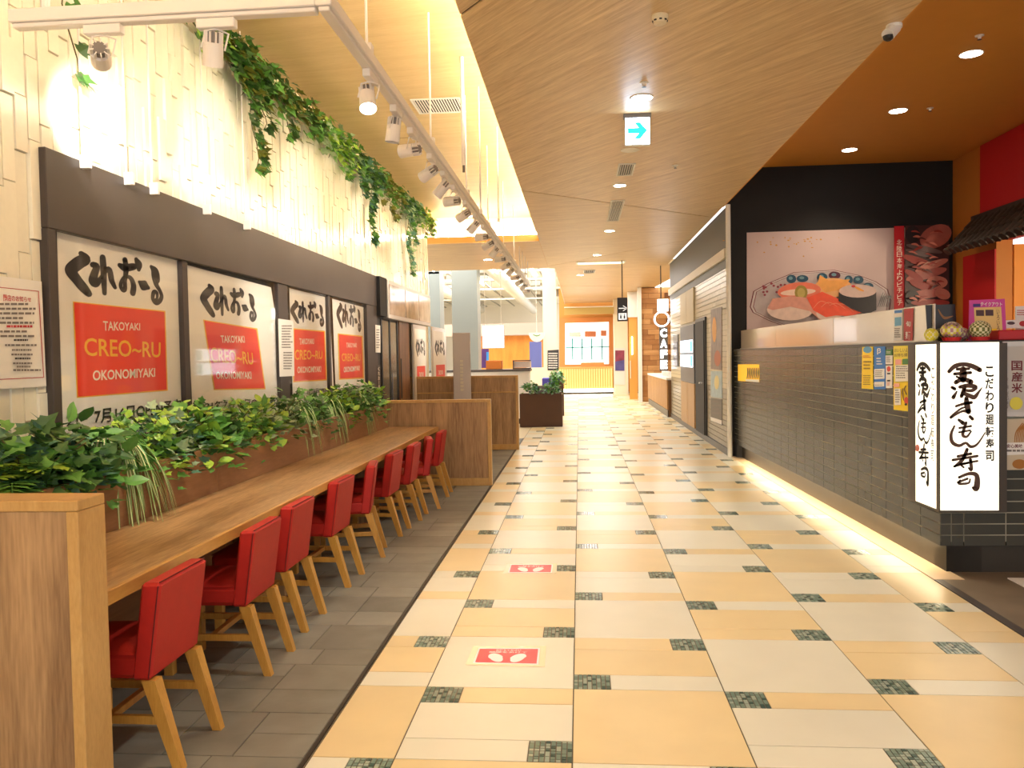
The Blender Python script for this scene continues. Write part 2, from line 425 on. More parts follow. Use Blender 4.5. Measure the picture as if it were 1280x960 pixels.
# kerb strip along the sushi counter and the shop floor to its right
MB().add([(2.33, 5.45, 0.004), (2.52, 5.45, 0.004), (2.38, 12.0, 0.004), (2.21, 12.0, 0.004), (2.33, 5.45, -0.004), (2.52, 5.45, -0.004), (2.38, 12, -0.004), (2.21, 12, -0.004)],
         [(0, 1, 2, 3), (4, 5, 1, 0), (5, 6, 2, 1), (6, 7, 3, 2), (7, 4, 0, 3)], mat('beige kerb stone', (214, 186, 148), 0.35, noise=0.06)).build('kerb_strip', floor)
MB().box(2.385, 6.5, -2.5, 5.5, -0.004, 0.0, shop_floor).box(2.53, 6.5, 5.5, 12, -0.004, 0, shop_floor).build('shop_floor', floor)
MB().box(2.33, 2.385, -2.5, 5.45, -0.004, 0.001, dark_metal).build('metal_strip', floor)
# grey stone bay on the left
gb = MB(); gb.add([(-2.75, 1.2, -0.0045), (-1.0, 1.2, -0.0045), (-1.0, 14.85, -0.0045), (-2.75, 14.85, -0.0045)], [(0, 1, 2, 3)], grey_grout)
gfloor = gb.build('floor', label='grey stone floor laid in uneven courses beneath the red chairs', cat='floor', kind='structure')
y = 1.3; r5 = random.Random(11); ri = 0
while y < 14.75:
    d = (0.30, 0.21, 0.38, 0.24)[ri % 4]; ri += 1; x = -1.012; d = min(d, 14.8 - y)
    while x > -2.72:
        L = r5.choice((0.28, 0.4, 0.5, 0.36)); L = min(L, x + 2.74)
        if L < 0.12: break
        if r5.random() < 0.28 and d > 0.25:
            for q in (0, 1): link('stone_tile', tile_mesh(L, d / 2, grey_stone, 0.005), gfloor, loc=(x - L, y + q * d / 2, -0.0006 * r5.random()))
        else: link('stone_tile', tile_mesh(L, d, grey_stone, 0.005), gfloor, loc=(x - L, y, -0.0006 * r5.random()))
        x -= L
    y += d
MB().box(-1.006, -0.992, 1.2, 14.85, -0.005, 0.0015, mat('black edge trim', (58, 50, 42), 0.4, metal=0.5)).build('edge_trim', gfloor)

# ================================================================== LEFT WALL
wl = MB(); wl.box(-2.97, -2.712, -2.5, 14.75, 0, 4.15, ivory)
wall_left = wl.build('wall_left', label='ivory wall of narrow upright glazed tiles above the bronze shopfront', cat='wall', kind='structure')
cands = []; r6 = random.Random(5); y = 2.7; cw = 0.092
while y < 14.74:
    z = 0.9 if y < 3.9 else 2.58; z -= r6.random() * 0.3
    while z < 3.86:
        L = r6.choice((0.28, 0.42, 0.36, 0.5)); z1 = min(z + L, 3.87); zz = max(z, 0.9 if y < 3.9 else 2.58)
        if z1 - zz > 0.03: cands.append((y, zz, z1 - zz))
        z += L
    y += cw
def wt_mesh(L):
    L = round(L, 2); k = ('wt', L)
    if k not in GM:
        b = 0.0025; a = cw - 0.003; me = bpy.data.meshes.new('wall_tile')
        v = [(0, 0, 0), (0, a, 0), (0, a, L - 0.003), (0, 0, L - 0.003), (0.022, b, b), (0.022, a - b, b), (0.022, a - b, L - 0.003 - b), (0.022, b, L - 0.003 - b)]
        me.from_pydata(v, [], [(4, 5, 6, 7), (0, 1, 5, 4), (1, 2, 6, 5), (2, 3, 7, 6), (3, 0, 4, 7)]); me.materials.append(wall_tile); GM[k] = me
    return GM[k]
far = MB()
for i, (y, z, L) in enumerate(cands):
    dx = r6.choice((0, 0, 0.006, 0.012, -0.006))
    if i < 300: link('wall_tile', wt_mesh(L), wall_left, loc=(-2.716 + dx, y, z))
    else: far.box(-2.716, -2.694 + dx, y, y + cw - 0.003, z, z + L - 0.003, wall_tile)
far.build('distant_wall_tiles', wall_left, kind='stuff')
MB().box(-2.711, -2.66, 2.6, 14.75, 3.87, 3.9, ivory).build('ledge', wall_left)

# ================================================================== CEILINGS
up = MB(); up.box(-2.97, -0.2, -2.5, 15.6, 4.15, 4.25, ceil_pale)
ceil_up = up.build('ceiling', label='raised pale wood ceiling bay washed by cove light on the left', cat='ceiling', kind='structure')
MB().box(-0.22, -0.2, -2.5, 15.6, 3.74, 4.15, white_paint).build('cove_upstand', ceil_up)
MB().box(-3.2, -0.2, 15.58, 15.6, 3.74, 4.15, white_paint).build('cove_upstand', ceil_up)
lo = MB(); lo.box(-0.65, 2.15, -2.5, 19.5, 3.626, 3.74, mat('ceiling joint shadow', (50, 34, 22), 0.8)).box(-9.2, -0.65, 15.0, 19.6, 3.626, 3.74, mat('lit fascia wood', (214, 160, 84), 0.5)).box(-0.5, 3.6, 19.5, 33, 3.626, 3.74, ceil_wood[3])  # far slab's fascia colour has the warm cove light painted in
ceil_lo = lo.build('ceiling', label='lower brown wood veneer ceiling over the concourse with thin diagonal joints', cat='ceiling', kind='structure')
J0 = lambda x: 5.05 - 1.28 * (x + 0.65); J1 = lambda x: 10.43 + 0.906 * (x + 0.63); J2 = lambda x: 15.28 + 1.375 * (2.19 - x)
g = 0.016; xl, xr_ = -0.655, 2.15
def panel(pts, m): MB().prism([(x, y, 3.614) for x, y in pts], (0, 0, 0.012), m).build('ceiling_panel', ceil_lo)
panel([(xl, -2.5), (xr_, -2.5), (xr_, J0(xr_) - g), (xl, J0(xl) - g)], ceil_wood[0])
panel([(xl, J0(xl) + g), (xr_, J0(xr_) + g), (xr_, J1(xr_) - g), (xl, J1(xl) - g)], ceil_wood[1])
panel([(xl, J1(xl) + g), (xr_, J1(xr_) + g), (xr_, J2(xr_) - g), (xl, J2(xl) - g)], ceil_wood[2])
panel([(xl, J2(xl) + g), (xr_, J2(xr_) + g), (xr_, 19.5), (3.6, 19.5), (3.6, 26.2), (-0.5, 24.6), (-0.5, 19.7), (xl, 19.65)], ceil_wood[3])
panel([(-0.5, 24.65), (3.6, 26.25), (3.6, 33), (-0.5, 33)], ceil_wood[4])
panel([(-9.2, 15.0), (xl - 0.01, 15.0), (xl - 0.01, 19.6), (-9.2, 19.6)], ceil_wood[4])
# cove light lines lying on the lower slab
MB().box(-0.62, -0.57, -2.4, 14.9, 3.745, 3.79, cove_glow).build('cove_light', label='long warm cove light line behind the lip of the lower ceiling', cat='light')
MB().box(-2.6, -0.7, 15.06, 15.11, 3.745, 3.79, cove_glow).build('cove_light', label='short warm cove light line closing the far end of the raised bay', cat='light')
# white open ceiling of the food court and orange ceiling of the sushi shop
wc = MB(); wc.box(-9.2, -0.5, 19.6, 45, 4.4, 4.5, white_paint)
ceil_w = wc.build('ceiling', label='bright white open ceiling above the far food court', cat='ceiling', kind='structure')
MB().box(-0.52, -0.5, 19.6, 33, 3.6, 4.4, white_paint).build('ceiling_drop', ceil_w)
for i, (x, y0, y1, z) in enumerate(((-5.2, 19.7, 44, 4.1), (-2.4, 19.7, 44, 4.0))): MB().cyl((x, y0, z), (x, y1, z), 0.2, mat('white duct', (226, 224, 216), 0.4), 20).build('duct', ceil_w, smooth=True)
for yy in (21.0, 23.0, 25.5, 29.0, 34.0): MB().box(-9, -0.55, yy, yy + 0.06, 3.9, 3.96, white_paint).build('ceiling_pipe', ceil_w)
gd = mat('ceiling services grey', (150, 148, 138), 0.5)
for i in range(9):
    xx = -1.2 - i * 0.75; MB().box(xx, xx + 0.05, 19.8, 44, 4.22, 4.27, gd).build('cable_tray', ceil_w)
for i in range(16):
    xx, yy_ = -1.0 - rnd.random() * 5, 20.5 + rnd.random() * 18; MB().box(xx, xx + 0.35, yy_, yy_ + 0.5, 4.12, 4.399, gd).cyl((xx + 0.5, yy_, 3.8), (xx + 0.5, yy_, 4.4), 0.015, gd, 6).build('ceiling_unit', ceil_w)
oc = MB(); oc.box(2.15, 6.6, -2.5, 12.1, 4.14, 4.24, orange_paint).box(2.15, 2.17, -2.5, 12.1, 3.62, 4.14, orange_paint)
oc.build('ceiling', label='orange painted ceiling inside the sushi shop', cat='ceiling', kind='structure')
# far enclosing walls
MB().box(-9.3, -9.2, 14, 46, 0, 4.5, white_paint).build('wall_food_court', label='white far left wall of the food court', cat='wall', kind='structure')
MB().box(-9.2, -0.55, 45.0, 45.1, 0, 4.5, white_paint).build('wall_food_court_end', label='white end wall deep in the food court', cat='wall', kind='structure')
MB().box(-0.75, 4.0, 33.2, 33.3, 0, 4.5, mat('amber wall', (222, 160, 82), 0.6)).build('wall_back', label='amber end wall behind the far shops', cat='wall', kind='structure')
MB().box(3.6, 3.7, 19.4, 33.3, 0, 4.5, mat('tan wall', (204, 166, 116), 0.6)).build('wall_cafe', label='tan wall at the back of the far cafe', cat='wall', kind='structure')

# ================================================================== RIGHT: SUSHI COUNTER WALL
SA = math.atan(0.0233)
wall_right = thing('wall_right', 'long charcoal glazed tile counter wall of the sushi shop', 'counter wall', loc=(2.42, 5.57, 0), rz=SA, kind='structure')
H0, H1, RL = 0.19, 1.53, 6.5
MB().box(0.003, 0.3, 0.003, RL, H0 + 0.03, H1, grout_l).box(0.003, 2.2, 0.003, 0.28, H0 + 0.03, H1, grout_l).build('counter_body', wall_right)
MB().box(0.07, 0.3, 0.07, RL, 0, H0 + 0.03, slate_dark).box(0.07, 2.2, 0.07, 0.28, 0, H0 + 0.03, slate_dark).build('plinth', wall_right)
MB().box(-0.005, 0.34, -0.005, RL, H1, H1 + 0.022, mat('dark counter cap', (52, 46, 40), 0.35)).box(0.34, 2.2, -0.005, 0.34, H1, H1 + 0.022, mat('dark counter cap')).build('counter_cap', wall_right)
rh = (H1 - H0) / 18; tl = 0.3
def ct_mesh(L, face):
    k = ('ct', round(L, 3), face)
    if k not in GM:
        b = 0.0015; a = L - 0.005; hh = rh - 0.005; me = bpy.data.meshes.new('tile'); t = 0.012
        v = [(0, 0, 0), (0, a, 0), (0, a, hh), (0, 0, hh), (-t, b, b), (-t, a - b, b), (-t, a - b, hh - b), (-t, b, hh - b)]
        fs = [(7, 6, 5, 4), (4, 5, 1, 0), (5, 6, 2, 1), (6, 7, 3, 2), (7, 4, 0, 3)]
        if face == 'f': v = [(y, x, z) for x, y, z in v]; fs = [f[::-1] for f in fs]
        me.from_pydata(v, [], fs); me.materials.append(slate_tile); GM[k] = me
    return GM[k]
n_ct = 0; far = MB()
for c in range(22):
    y0 = 0.0 + c * tl; L = min(tl, RL - y0)
    if L < 0.05: continue
    for r in range(18):
        z = H0 + r * rh
        if y0 + L < 0.47 and z > 0.44: continue
        if 5.05 < y0 + L / 2 < 6.05 and 13 <= r <= 15 and False: continue
        if n_ct < 255: link('tile', ct_mesh(L, 's'), wall_right, loc=(0.012, y0 + 0.0025, z + 0.0025)); n_ct += 1
        else: far.box(0, 0.012, y0 + 0.0025, y0 + L - 0.0025, z + 0.0025, z + rh - 0.0025, slate_tile)
far.build('distant_tiles', wall_right, kind='stuff')
for (x0, L, zlim) in ((0.0, 0.07, 0.42), (0.07, 0.08, 0.42), (0.15, 0.27, 0.42), (0.42, 0.3, 9), (0.72, 0.3, 9)):
    for r in range(18):
        z = H0 + r * rh
        if z + rh > zlim + 0.03 or (x0 > 0.4 and z > 0.85): continue
        link('tile', ct_mesh(L, 'f'), wall_right, loc=(x0 + 0.0025, 0.012, z + 0.0025))
MB().box(0.02, 0.06, 0.1, RL - 0.6, H0 + 0.008, H0 + 0.028, mat('under counter led', (255, 232, 190), emit=20)).build('led_strip', wall_right)
MB().box(0.0, 0.1, RL - 0.28, RL, 0.0, H0 + 0.12, black).build('corner_recess', wall_right)

# black end wall with the sushi picture, orange and red side wall
wb = MB(); wb.box(2.2, 5.3, 11.95, 12.15, 0, 4.14, near_black)
wb.build('wall_shop_end', label='black end wall of the sushi shop behind the sushi picture', cat='wall', kind='structure')
ws = MB(); ws.box(5.3, 5.5, 10.75, 12.15, 0, 4.14, mat('orange wall paint', (196, 122, 46), 0.6)).box(5.3, 5.5, -2.5, 10.75, 2.86, 4.14, red_paint)
wside = ws.build('wall_shop_side', label='orange and red side wall of the sushi shop above the tiled eave', cat='wall', kind='structure')
MB().box(5.28, 5.3, 10.75, 11.6, 0.0, 2.75, red_paint).build('red_board', wside)
MB().box(5.275, 5.3, 3.0, 11.12, 3.0, 4.13, red_paint).build('red_board', wside)
MB().box(5.5, 6.6, 10.72, 10.8, 0, 2.8, mat('lit inner orange', (232, 150, 62), 0.6)).build('inner_wall', wside)  # brighter copy of the wall orange, interior glow painted into the colour
MB().box(6.5, 6.6, -2.5, 12.1, 0, 4.14, mat('shop back wall', (70, 44, 26), 0.6)).build('back_wall', wside)
# ================================================================== LEFT SHOPFRONT
sf = thing('window_1', 'dark bronze framed shopfront window of the closed takoyaki shop', 'shopfront', kind='structure')
MB().box(-2.711, -2.645, 3.96, 10.72, 2.2, 2.61, dark_metal, 0.004).build('header_beam', sf)
for y0, y1, x1 in ((3.96, 4.03, -2.648), (5.38, 5.46, -2.655), (7.16, 7.4, -2.655), (8.63, 8.7, -2.655), (10.2, 10.72, -2.648)):
    MB().box(-2.711, x1, y0, y1, 0.9, 2.199, dark_metal, 0.004).build('mullion', sf)
MB().box(-2.711, -2.656, 4.03, 10.2, 0.9, 1.0, dark_metal).build('sill', sf)
pane = glass('shop window glass')
for y0, y1 in ((4.03, 5.38), (5.46, 7.16), (7.4, 8.63), (8.7, 10.2)):
    MB().box(-2.672, -2.668, y0, y1, 1.0, 2.2, pane).build('pane', sf)
MB().box(-2.7115, -2.704, 4.0, 10.7, 0.9, 2.6, black).build('backing', sf)

paper = mat('banner vinyl', (242, 238, 228), 0.4, noise=0.03, nscale=2)
paper_w = mat('white paper', (238, 234, 228), 0.6)
ban_red = mat('banner red', (238, 48, 12), 0.4)
ban_yel = mat('banner yellow', (246, 190, 40), 0.4)
ink = mat('black brush ink', (38, 28, 24), 0.5)
txt_w = mat('cream lettering', (248, 236, 216), 0.5)
red_ink = mat('red print', (190, 44, 54), 0.5)
grey_ink = mat('grey print', (120, 112, 108), 0.6)
KURE = [[(275, 190, 34), (300, 235, 66), (250, 275, 70), (198, 340, 66), (240, 420, 58), (290, 490, 56), (328, 540, 44)],
        [(445, 218, 34), (450, 300, 38), (455, 430, 34), (460, 538, 26)],
        [(368, 288, 40), (396, 300, 36), (376, 370, 44), (364, 430, 48), (390, 455, 40), (440, 385, 22), (488, 322, 30), (508, 350, 34), (520, 420, 34), (550, 486, 24)],
        [(592, 290, 30), (640, 312, 48), (722, 302, 42)],
        [(640, 240, 32), (650, 330, 34), (640, 420, 26), (638, 502, 28), (615, 508, 22), (600, 460, 24), (632, 395, 20), (690, 402, 28), (720, 470, 36), (712, 536, 38)],
        [(745, 240, 28), (768, 285, 50), (770, 328, 28)],
        [(778, 442, 24), (820, 470, 66), (866, 492, 24)],
        [(895, 308, 24), (932, 350, 56), (945, 420, 58), (948, 465, 34), (985, 520, 26), (1005, 570, 28), (985, 612, 30), (945, 628, 28), (912, 590, 26), (922, 532, 28), (955, 542, 24), (955, 588, 18), (932, 600, 14)]]
KN = [[((x - 165) / 855, ((y - 0.16 * (x - 165)) - 157) / 367, wd * 1.45 / 855) for x, y, wd in st] for st in KURE]
def brush_n(S, strokes, quad, m, asp=2.33):
    """unit-box strokes with width in units of the box width"""
    S.k += 1; tl, tr, br, bl = [S.P(q) for q in quad]
    for st in strokes:
        v, f = stroke_geo([(x * asp, y, wd * asp) for x, y, wd in st]); S.mb.add([(tl.lerp(tr, a / asp)).lerp(bl.lerp(br, a / asp), b) for a, b in v], f, m)
def grow(q, d): 
    c = (sum(p[0] for p in q) / 4, sum(p[1] for p in q) / 4); return [(p[0] + d * (1 if p[0] > c[0] else -1), p[1] + d * (1 if p[1] > c[1] else -1)) for p in q]
def banner(sheet, kq, red, tak, cre, oko, date, dtext, label):
    S = sheet_x(-2.69, 1, 0.0007); S.base(sheet, paper, 0.002)
    brush_n(S, KN, kq, ink)
    S.poly(grow(red, 1.4), ban_yel); S.poly(red, ban_red)
    S.text('TAKOYAKI', tak, txt_w, 0.02); S.text('CREO~RU', cre, ban_yel, 0.012); S.text('OKONOMIYAKI', oko, txt_w, 0.02)
    S.text(dtext, date, ink, 0.02)
    S.mb.build('shop_banner', label=label, cat='banner', group='opening banners behind the shop window')
q = lambda z, *p: [z(*p[i:i + 2]) for i in range(0, len(p), 2)]
ident = zoom(0, 0, 1)
banner(q(ident, 71, 285, 222, 322, 239, 552, 80, 572), q(ident, 83, 312, 203.5, 331, 203.5, 383, 83, 364), q(ident, 92, 378, 205, 390, 208, 487, 97, 496),
       q(ident, 128, 401, 174.5, 404, 174.5, 413, 128.5, 413.5), q(ident, 104, 422, 200, 428, 200, 447, 105, 445), q(ident, 115, 463, 193, 460, 193, 471, 115, 476),
       q(ident, 82, 515, 226, 498, 226, 516, 82, 535), '21年7月16日OPEN予定', 'nearest white banner with red takoyaki panel, flat, beside the pinned notice')
Z2 = zoom(220, 330, 4.8)
banner(q(Z2, 60, 5, 570, 140, 600, 330, 660, 850, 675, 1050, 110, 1090), q(Z2, 150, 112, 482, 175, 482, 352, 150, 300), q(Z2, 168, 340, 480, 393, 530, 745, 232, 750),
       q(Z2, 264, 428, 407, 431, 412, 473, 270, 473), q(Z2, 202, 497, 456, 532, 463, 605, 208, 590), q(Z2, 236, 645, 447, 645, 450, 690, 238, 690),
       q(Z2, 112, 832, 632, 792, 632, 840, 112, 880), '2021年7月16日OPEN予定', 'second white banner sagging askew with its red panel slanted')
Z3 = zoom(340, 340, 6)
banner(q(Z3, 130, 120, 428, 195, 470, 980, 160, 1010), q(Z3, 140, 210, 390, 240, 390, 415, 140, 370), q(Z3, 165, 430, 388, 450, 402, 805, 165, 820),
       q(Z3, 202, 497, 312, 500, 312, 540, 204, 545), q(Z3, 168, 582, 375, 592, 375, 652, 168, 660), q(Z3, 187, 710, 365, 705, 365, 750, 187, 760),
       q(Z3, 170, 888, 455, 858, 455, 895, 170, 930), '2021年7月16日OPEN予定', 'third white banner, partly behind the paper notice on the wide mullion')
banner(q(Z3, 452, 200, 705, 270, 735, 960, 482, 990), q(Z3, 485, 225, 668, 275, 668, 455, 485, 405), q(Z3, 500, 468, 670, 487, 680, 790, 510, 800),
       q(Z3, 555, 530, 632, 533, 634, 565, 556, 568), q(Z3, 520, 610, 660, 615, 662, 668, 522, 670), q(Z3, 535, 712, 655, 702, 655, 740, 535, 755),
       q(Z3, 490, 872, 712, 842, 712, 872, 490, 902), '2021年7月16日OPEN予定', 'farthest white banner in the shop window before the dark post')

# notices
S = sheet_x(-2.675, 1); S.base([(-14, 343), (52, 352), (58, 483), (-10, 487)], paper_w, 0.002)
NZ = zoom(0, 330, 5.643)
for a, b in (((-70, 155), (268, 190)), ((305, 797), (-70, 815))): S.poly([NZ(*a), NZ(*b), NZ(b[0], b[1] + 5), NZ(a[0], a[1] + 5)], red_ink)
S.poly([NZ(266, 190), NZ(271, 190), NZ(308, 800), NZ(303, 800)], red_ink)
S.text('閉店のお知らせ', [NZ(18, 212), NZ(215, 236), NZ(217, 268), NZ(20, 262)], red_ink, 0.015)
for y0, x1, n in ((275, 250, 5), (468, 258, 2)): S.lines(*NZ(-60, y0), *NZ(x1, y0 + n * 33), n, grey_ink)
S.lines(*NZ(40, 432), *NZ(222, 455), 1, red_ink, 0.7, 0)
for i, (xx0, xx1, y0) in enumerate(((90, 190, 530), (28, 250, 566), (75, 215, 600), (70, 220, 632), (95, 205, 660), (80, 215, 694), (105, 205, 718), (80, 275, 742))): S.lines(*NZ(xx0, y0), *NZ(xx1, y0 + 16), 1, grey_ink if i % 4 else ink, 0.8, 0)
S.mb.build('notice', label='white closing notice with red border pinned to the ivory tile wall', cat='notice')
S = sheet_x(-2.65, 1); S.base([Z3(48, 350), Z3(160, 365), Z3(168, 780), Z3(58, 785)], paper_w, 0.002)
S.lines(*Z3(72, 400), *Z3(155, 580), 9, grey_ink); S.lines(*Z3(85, 600), *Z3(155, 740), 7, grey_ink)
S.mb.build('notice', label='narrow paper notice taped on the wide window mullion between banners', cat='notice')
S = sheet_x(-2.642, 1); S.base([Z3(775, 395), Z3(812, 402), Z3(814, 605), Z3(778, 603)], paper, 0.002); S.lines(*Z3(782, 430), *Z3(808, 580), 8, grey_ink)
S.mb.build('notice', label='small cream notice on the dark end post of the shopfront', cat='notice')
S = sheet_x(-2.642, 1); S.base([Z3(790, 700), Z3(812, 700), Z3(815, 890), Z3(793, 890)], mat('dark plate', (52, 44, 42), 0.4), 0.002)
S.vtext('くれおーる', *Z3(794, 710), *Z3(808, 880), txt_w, 0.02)
S.mb.build('name_plate', label='upright white lettered shop name on the dark end post', cat='sign')

# recess end of the shop: shutter door, wood door, menu light boxes
sd = thing('door_1', 'dark glass sliding door beside the dark shopfront post', 'door', kind='structure')
shutter = mat('shutter grey', (92, 88, 80), 0.4, metal=0.3)
MB().box(-2.74, -2.66, 10.72, 12.02, 0, 2.08, black).build('door_frame', sd)
MB().box(-2.665, -2.655, 10.95, 11.95, 0.05, 2.03, mat('dusky door glass', (96, 96, 86), 0.12, noise=0.15, nscale=2)).build('pane', sd)
for y0, y1 in ((10.93, 10.99), (11.42, 11.47), (11.9, 11.97)): MB().box(-2.668, -2.645, y0, y1, 0.03, 2.05, black).build('stile', sd)
MB().box(-2.645, -2.63, 11.5, 11.52, 0.9, 1.3, mat('steel', (200, 200, 205), 0.25, metal=0.9)).build('handle', sd)
wd2 = MB(); wd2.box(-2.74, -2.64, 12.03, 12.72, 0, 2.08, wood('brown door wood', (150, 104, 66), (96, 62, 36), (9, 9, 0.8)))
d2 = wd2.build('door_2', label='narrow brown wood door panel beside the dark glass door', cat='door', kind='structure')
MB().box(-2.64, -2.625, 12.06, 12.1, 0.9, 1.5, dark_metal).build('handle', d2)
mbx = thing('menu_lightbox', 'row of three glossy menu panels above the dark glass door', 'menu board')
MB().box(-2.72, -2.58, 11.12, 14.3, 2.06, 2.6, mat('menu frame', (196, 186, 176), 0.3, metal=0.4), 0.01).build('casing', mbx)
for i in range(3):
    y0 = 11.18 + i * 1.04; MB().box(-2.582, -2.572, y0, y0 + 0.98, 2.12, 2.54, mat('faded menu print', (176, 156, 140), 0.1, noise=0.5, nscale=4)).build('menu_panel', mbx)
MB().box(-2.711, -2.6, 10.725, 11.115, 2.08, 2.61, near_black).build('trim_1', label='dark header return beside the menu panels', cat='trim', kind='structure')
# standing banner boards beyond
def board(y0, y1, x, z0, z1, label, u):
    t = thing('banner_stand', label, 'banner stand')
    MB().box(x - 0.03, x, y0, y1, z0, z1, mat('silver frame', (205, 198, 190), 0.3, metal=0.5), 0.004).build('frame', t)
    fn = lambda a, b: Vector((x + 0.003, y0 + (y1 - y0) * a, z1 - (z1 - z0) * b))
    S = Sheet(fn, (1, 0, 0)); S.base([(0.06, 0.04), (0.94, 0.04), (0.94, 0.97), (0.06, 0.97)], paper, 0.001)
    brush_n(S, KN, [(0.16, 0.14), (0.86, 0.14), (0.86, 0.3), (0.16, 0.3)], ink); S.rect(0.2, 0.4, 0.85, 0.84, ban_red)
    S.tbox('TAKOYAKI', 0.36, 0.46, 0.7, 0.51, txt_w, 0.02); S.tbox('CREO~RU', 0.24, 0.57, 0.8, 0.67, ban_yel, 0.02); S.tbox('OKONOMIYAKI', 0.28, 0.72, 0.78, 0.78, txt_w, 0.02)
    S.mb.build('print', t); MB().box(x - 0.02, x - 0.008, y0 + 0.05, y0 + 0.1, 0, z0, dark_metal).build('foot', t); MB().box(x - 0.02, x - 0.008, y1 - 0.1, y1 - 0.05, 0, z0, dark_metal).build('foot', t)
board(12.85, 13.95, -2.6, 0.35, 2.05, 'framed red and white banner board right of the brown door', 0)
board(14.75, 16.3, -2.64, 0.3, 2.08, 'framed red and white banner board standing past the wall end', 1)
gs = thing('totem_sign', 'tall grey signboard with pale upright lettering behind the far chairs', 'sign', loc=(-1.765, 12.45, 0), rz=math.radians(12))
MB().box(-0.135, 0.135, -0.03, 0.03, 0, 1.88, mat('grey sign board', (196, 184, 178), 0.4), 0.006).build('panel', gs)
Sg = Sheet(lambda a, b: Vector((a, -0.031, b)), (0, -1, 0)); Sg.k = 1
for i in range(9): Sg.lines(-0.03, 1.46 - i * 0.055, 0.02, 1.42 - i * 0.055, 2, mat('pale gold print', (230, 220, 184), 0.5), 0.6, 0.2)
Sg.mb.build('lettering', gs, kind='stuff'); MB().box(-0.17, 0.17, -0.12, 0.12, 0, 0.03, dark_metal).build('foot_plate', gs)

# ================================================================== COUNTER, PARTITIONS, PLANTER
def partition(x0, x1, y0, y1, zt, label, rail=None):
    t = thing('partition', label, 'partition', loc=(x1, y0, 0))
    mb = lambda: MB()
    def bx(n, a0, a1, b0, b1, c0, c1, m): MB().box(a0 - x1, a1 - x1, b0 - y0, b1 - y0, c0, c1, m, 0.003).build(n, t)
    bx('panel', x0, x1 - 0.04, y0 + 0.008, y1 - 0.008, 0.09, zt - 0.035, oak_v)
    bx('end_post', x1 - 0.04, x1, y0, y1, 0, zt - 0.036, oak_edge)
    bx('cap', x0, x1, y0, y1, zt - 0.035, zt, oak_edge)
    bx('base_rail', x0, x1 - 0.041, y0, y1, 0, 0.089, oak_edge)
    if rail: bx('rail', x0, x1 - 0.041, y0 + 0.002, y0 + 0.0079, rail, rail + 0.02, oak_edge)
    return t
partition(-2.74, -1.535, 2.42, 2.57, 1.07, 'near oak partition with light edging at the start of the counter')
partition(-2.58, -0.99, 9.38, 9.46, 1.01, 'oak partition closing the far end of the counter')
partition(-2.72, -0.945, 13.02, 13.12, 1.2, 'taller oak partition with a mid rail beyond the counter', 0.92)
ct = thing('counter', 'long oak eating counter along the planter with red chairs tucked under', 'counter', loc=(-1.62, 2.575, 0))
def cbx(n, a0, a1, b0, b1, c0, c1, m, b=0.003): MB().box(a0 + 1.62, a1 + 1.62, b0 - 2.575, b1 - 2.575, c0, c1, m, b).build(n, ct)
cbx('tabletop', -2.195, -1.632, 2.575, 9.375, 0.655, 0.70, oak_y)
cbx('front_edge', -1.631, -1.612, 2.575, 9.375, 0.648, 0.702, wood('edge oak along', (214, 166, 92), (186, 136, 66), (8, 1.2, 8), rough=0.35))
cbx('apron', -1.81, -1.785, 2.575, 9.375, 0.56, 0.654, oak_y)
cbx('back_panel', -2.19, -2.165, 2.575, 9.375, 0, 0.654, planter_wood)
for yy in (4.95, 7.15): cbx('support', -2.16, -1.83, yy, yy + 0.05, 0, 0.654, oak_v)
pb = thing('planter', 'long walnut planter box full of greenery behind the counter', 'planter', loc=(-2.2, 2.575, 0))
def pbx(n, a0, a1, b0, b1, c0, c1, m, b=0.002): MB().box(a0 + 2.2, a1 + 2.2, b0 - 2.575, b1 - 2.575, c0, c1, m, b).build(n, pb)
yy = 2.575
for L in (2.275, 1.9, 1.75, 0.825): pbx('front_board', -2.225, -2.2, yy + 0.001, yy + L - 0.001, 0.0, 0.975, planter_wood); yy += L
pbx('back_board', -2.56, -2.54, 2.575, 9.37, 0, 0.96, planter_wood); pbx('end_board', -2.54, -2.225, 2.575, 2.595, 0, 0.96, planter_wood)
pbx('soil', -2.54, -2.226, 2.6, 9.36, 0.5, 0.9, mat('dark soil', (40, 32, 24), 0.9))

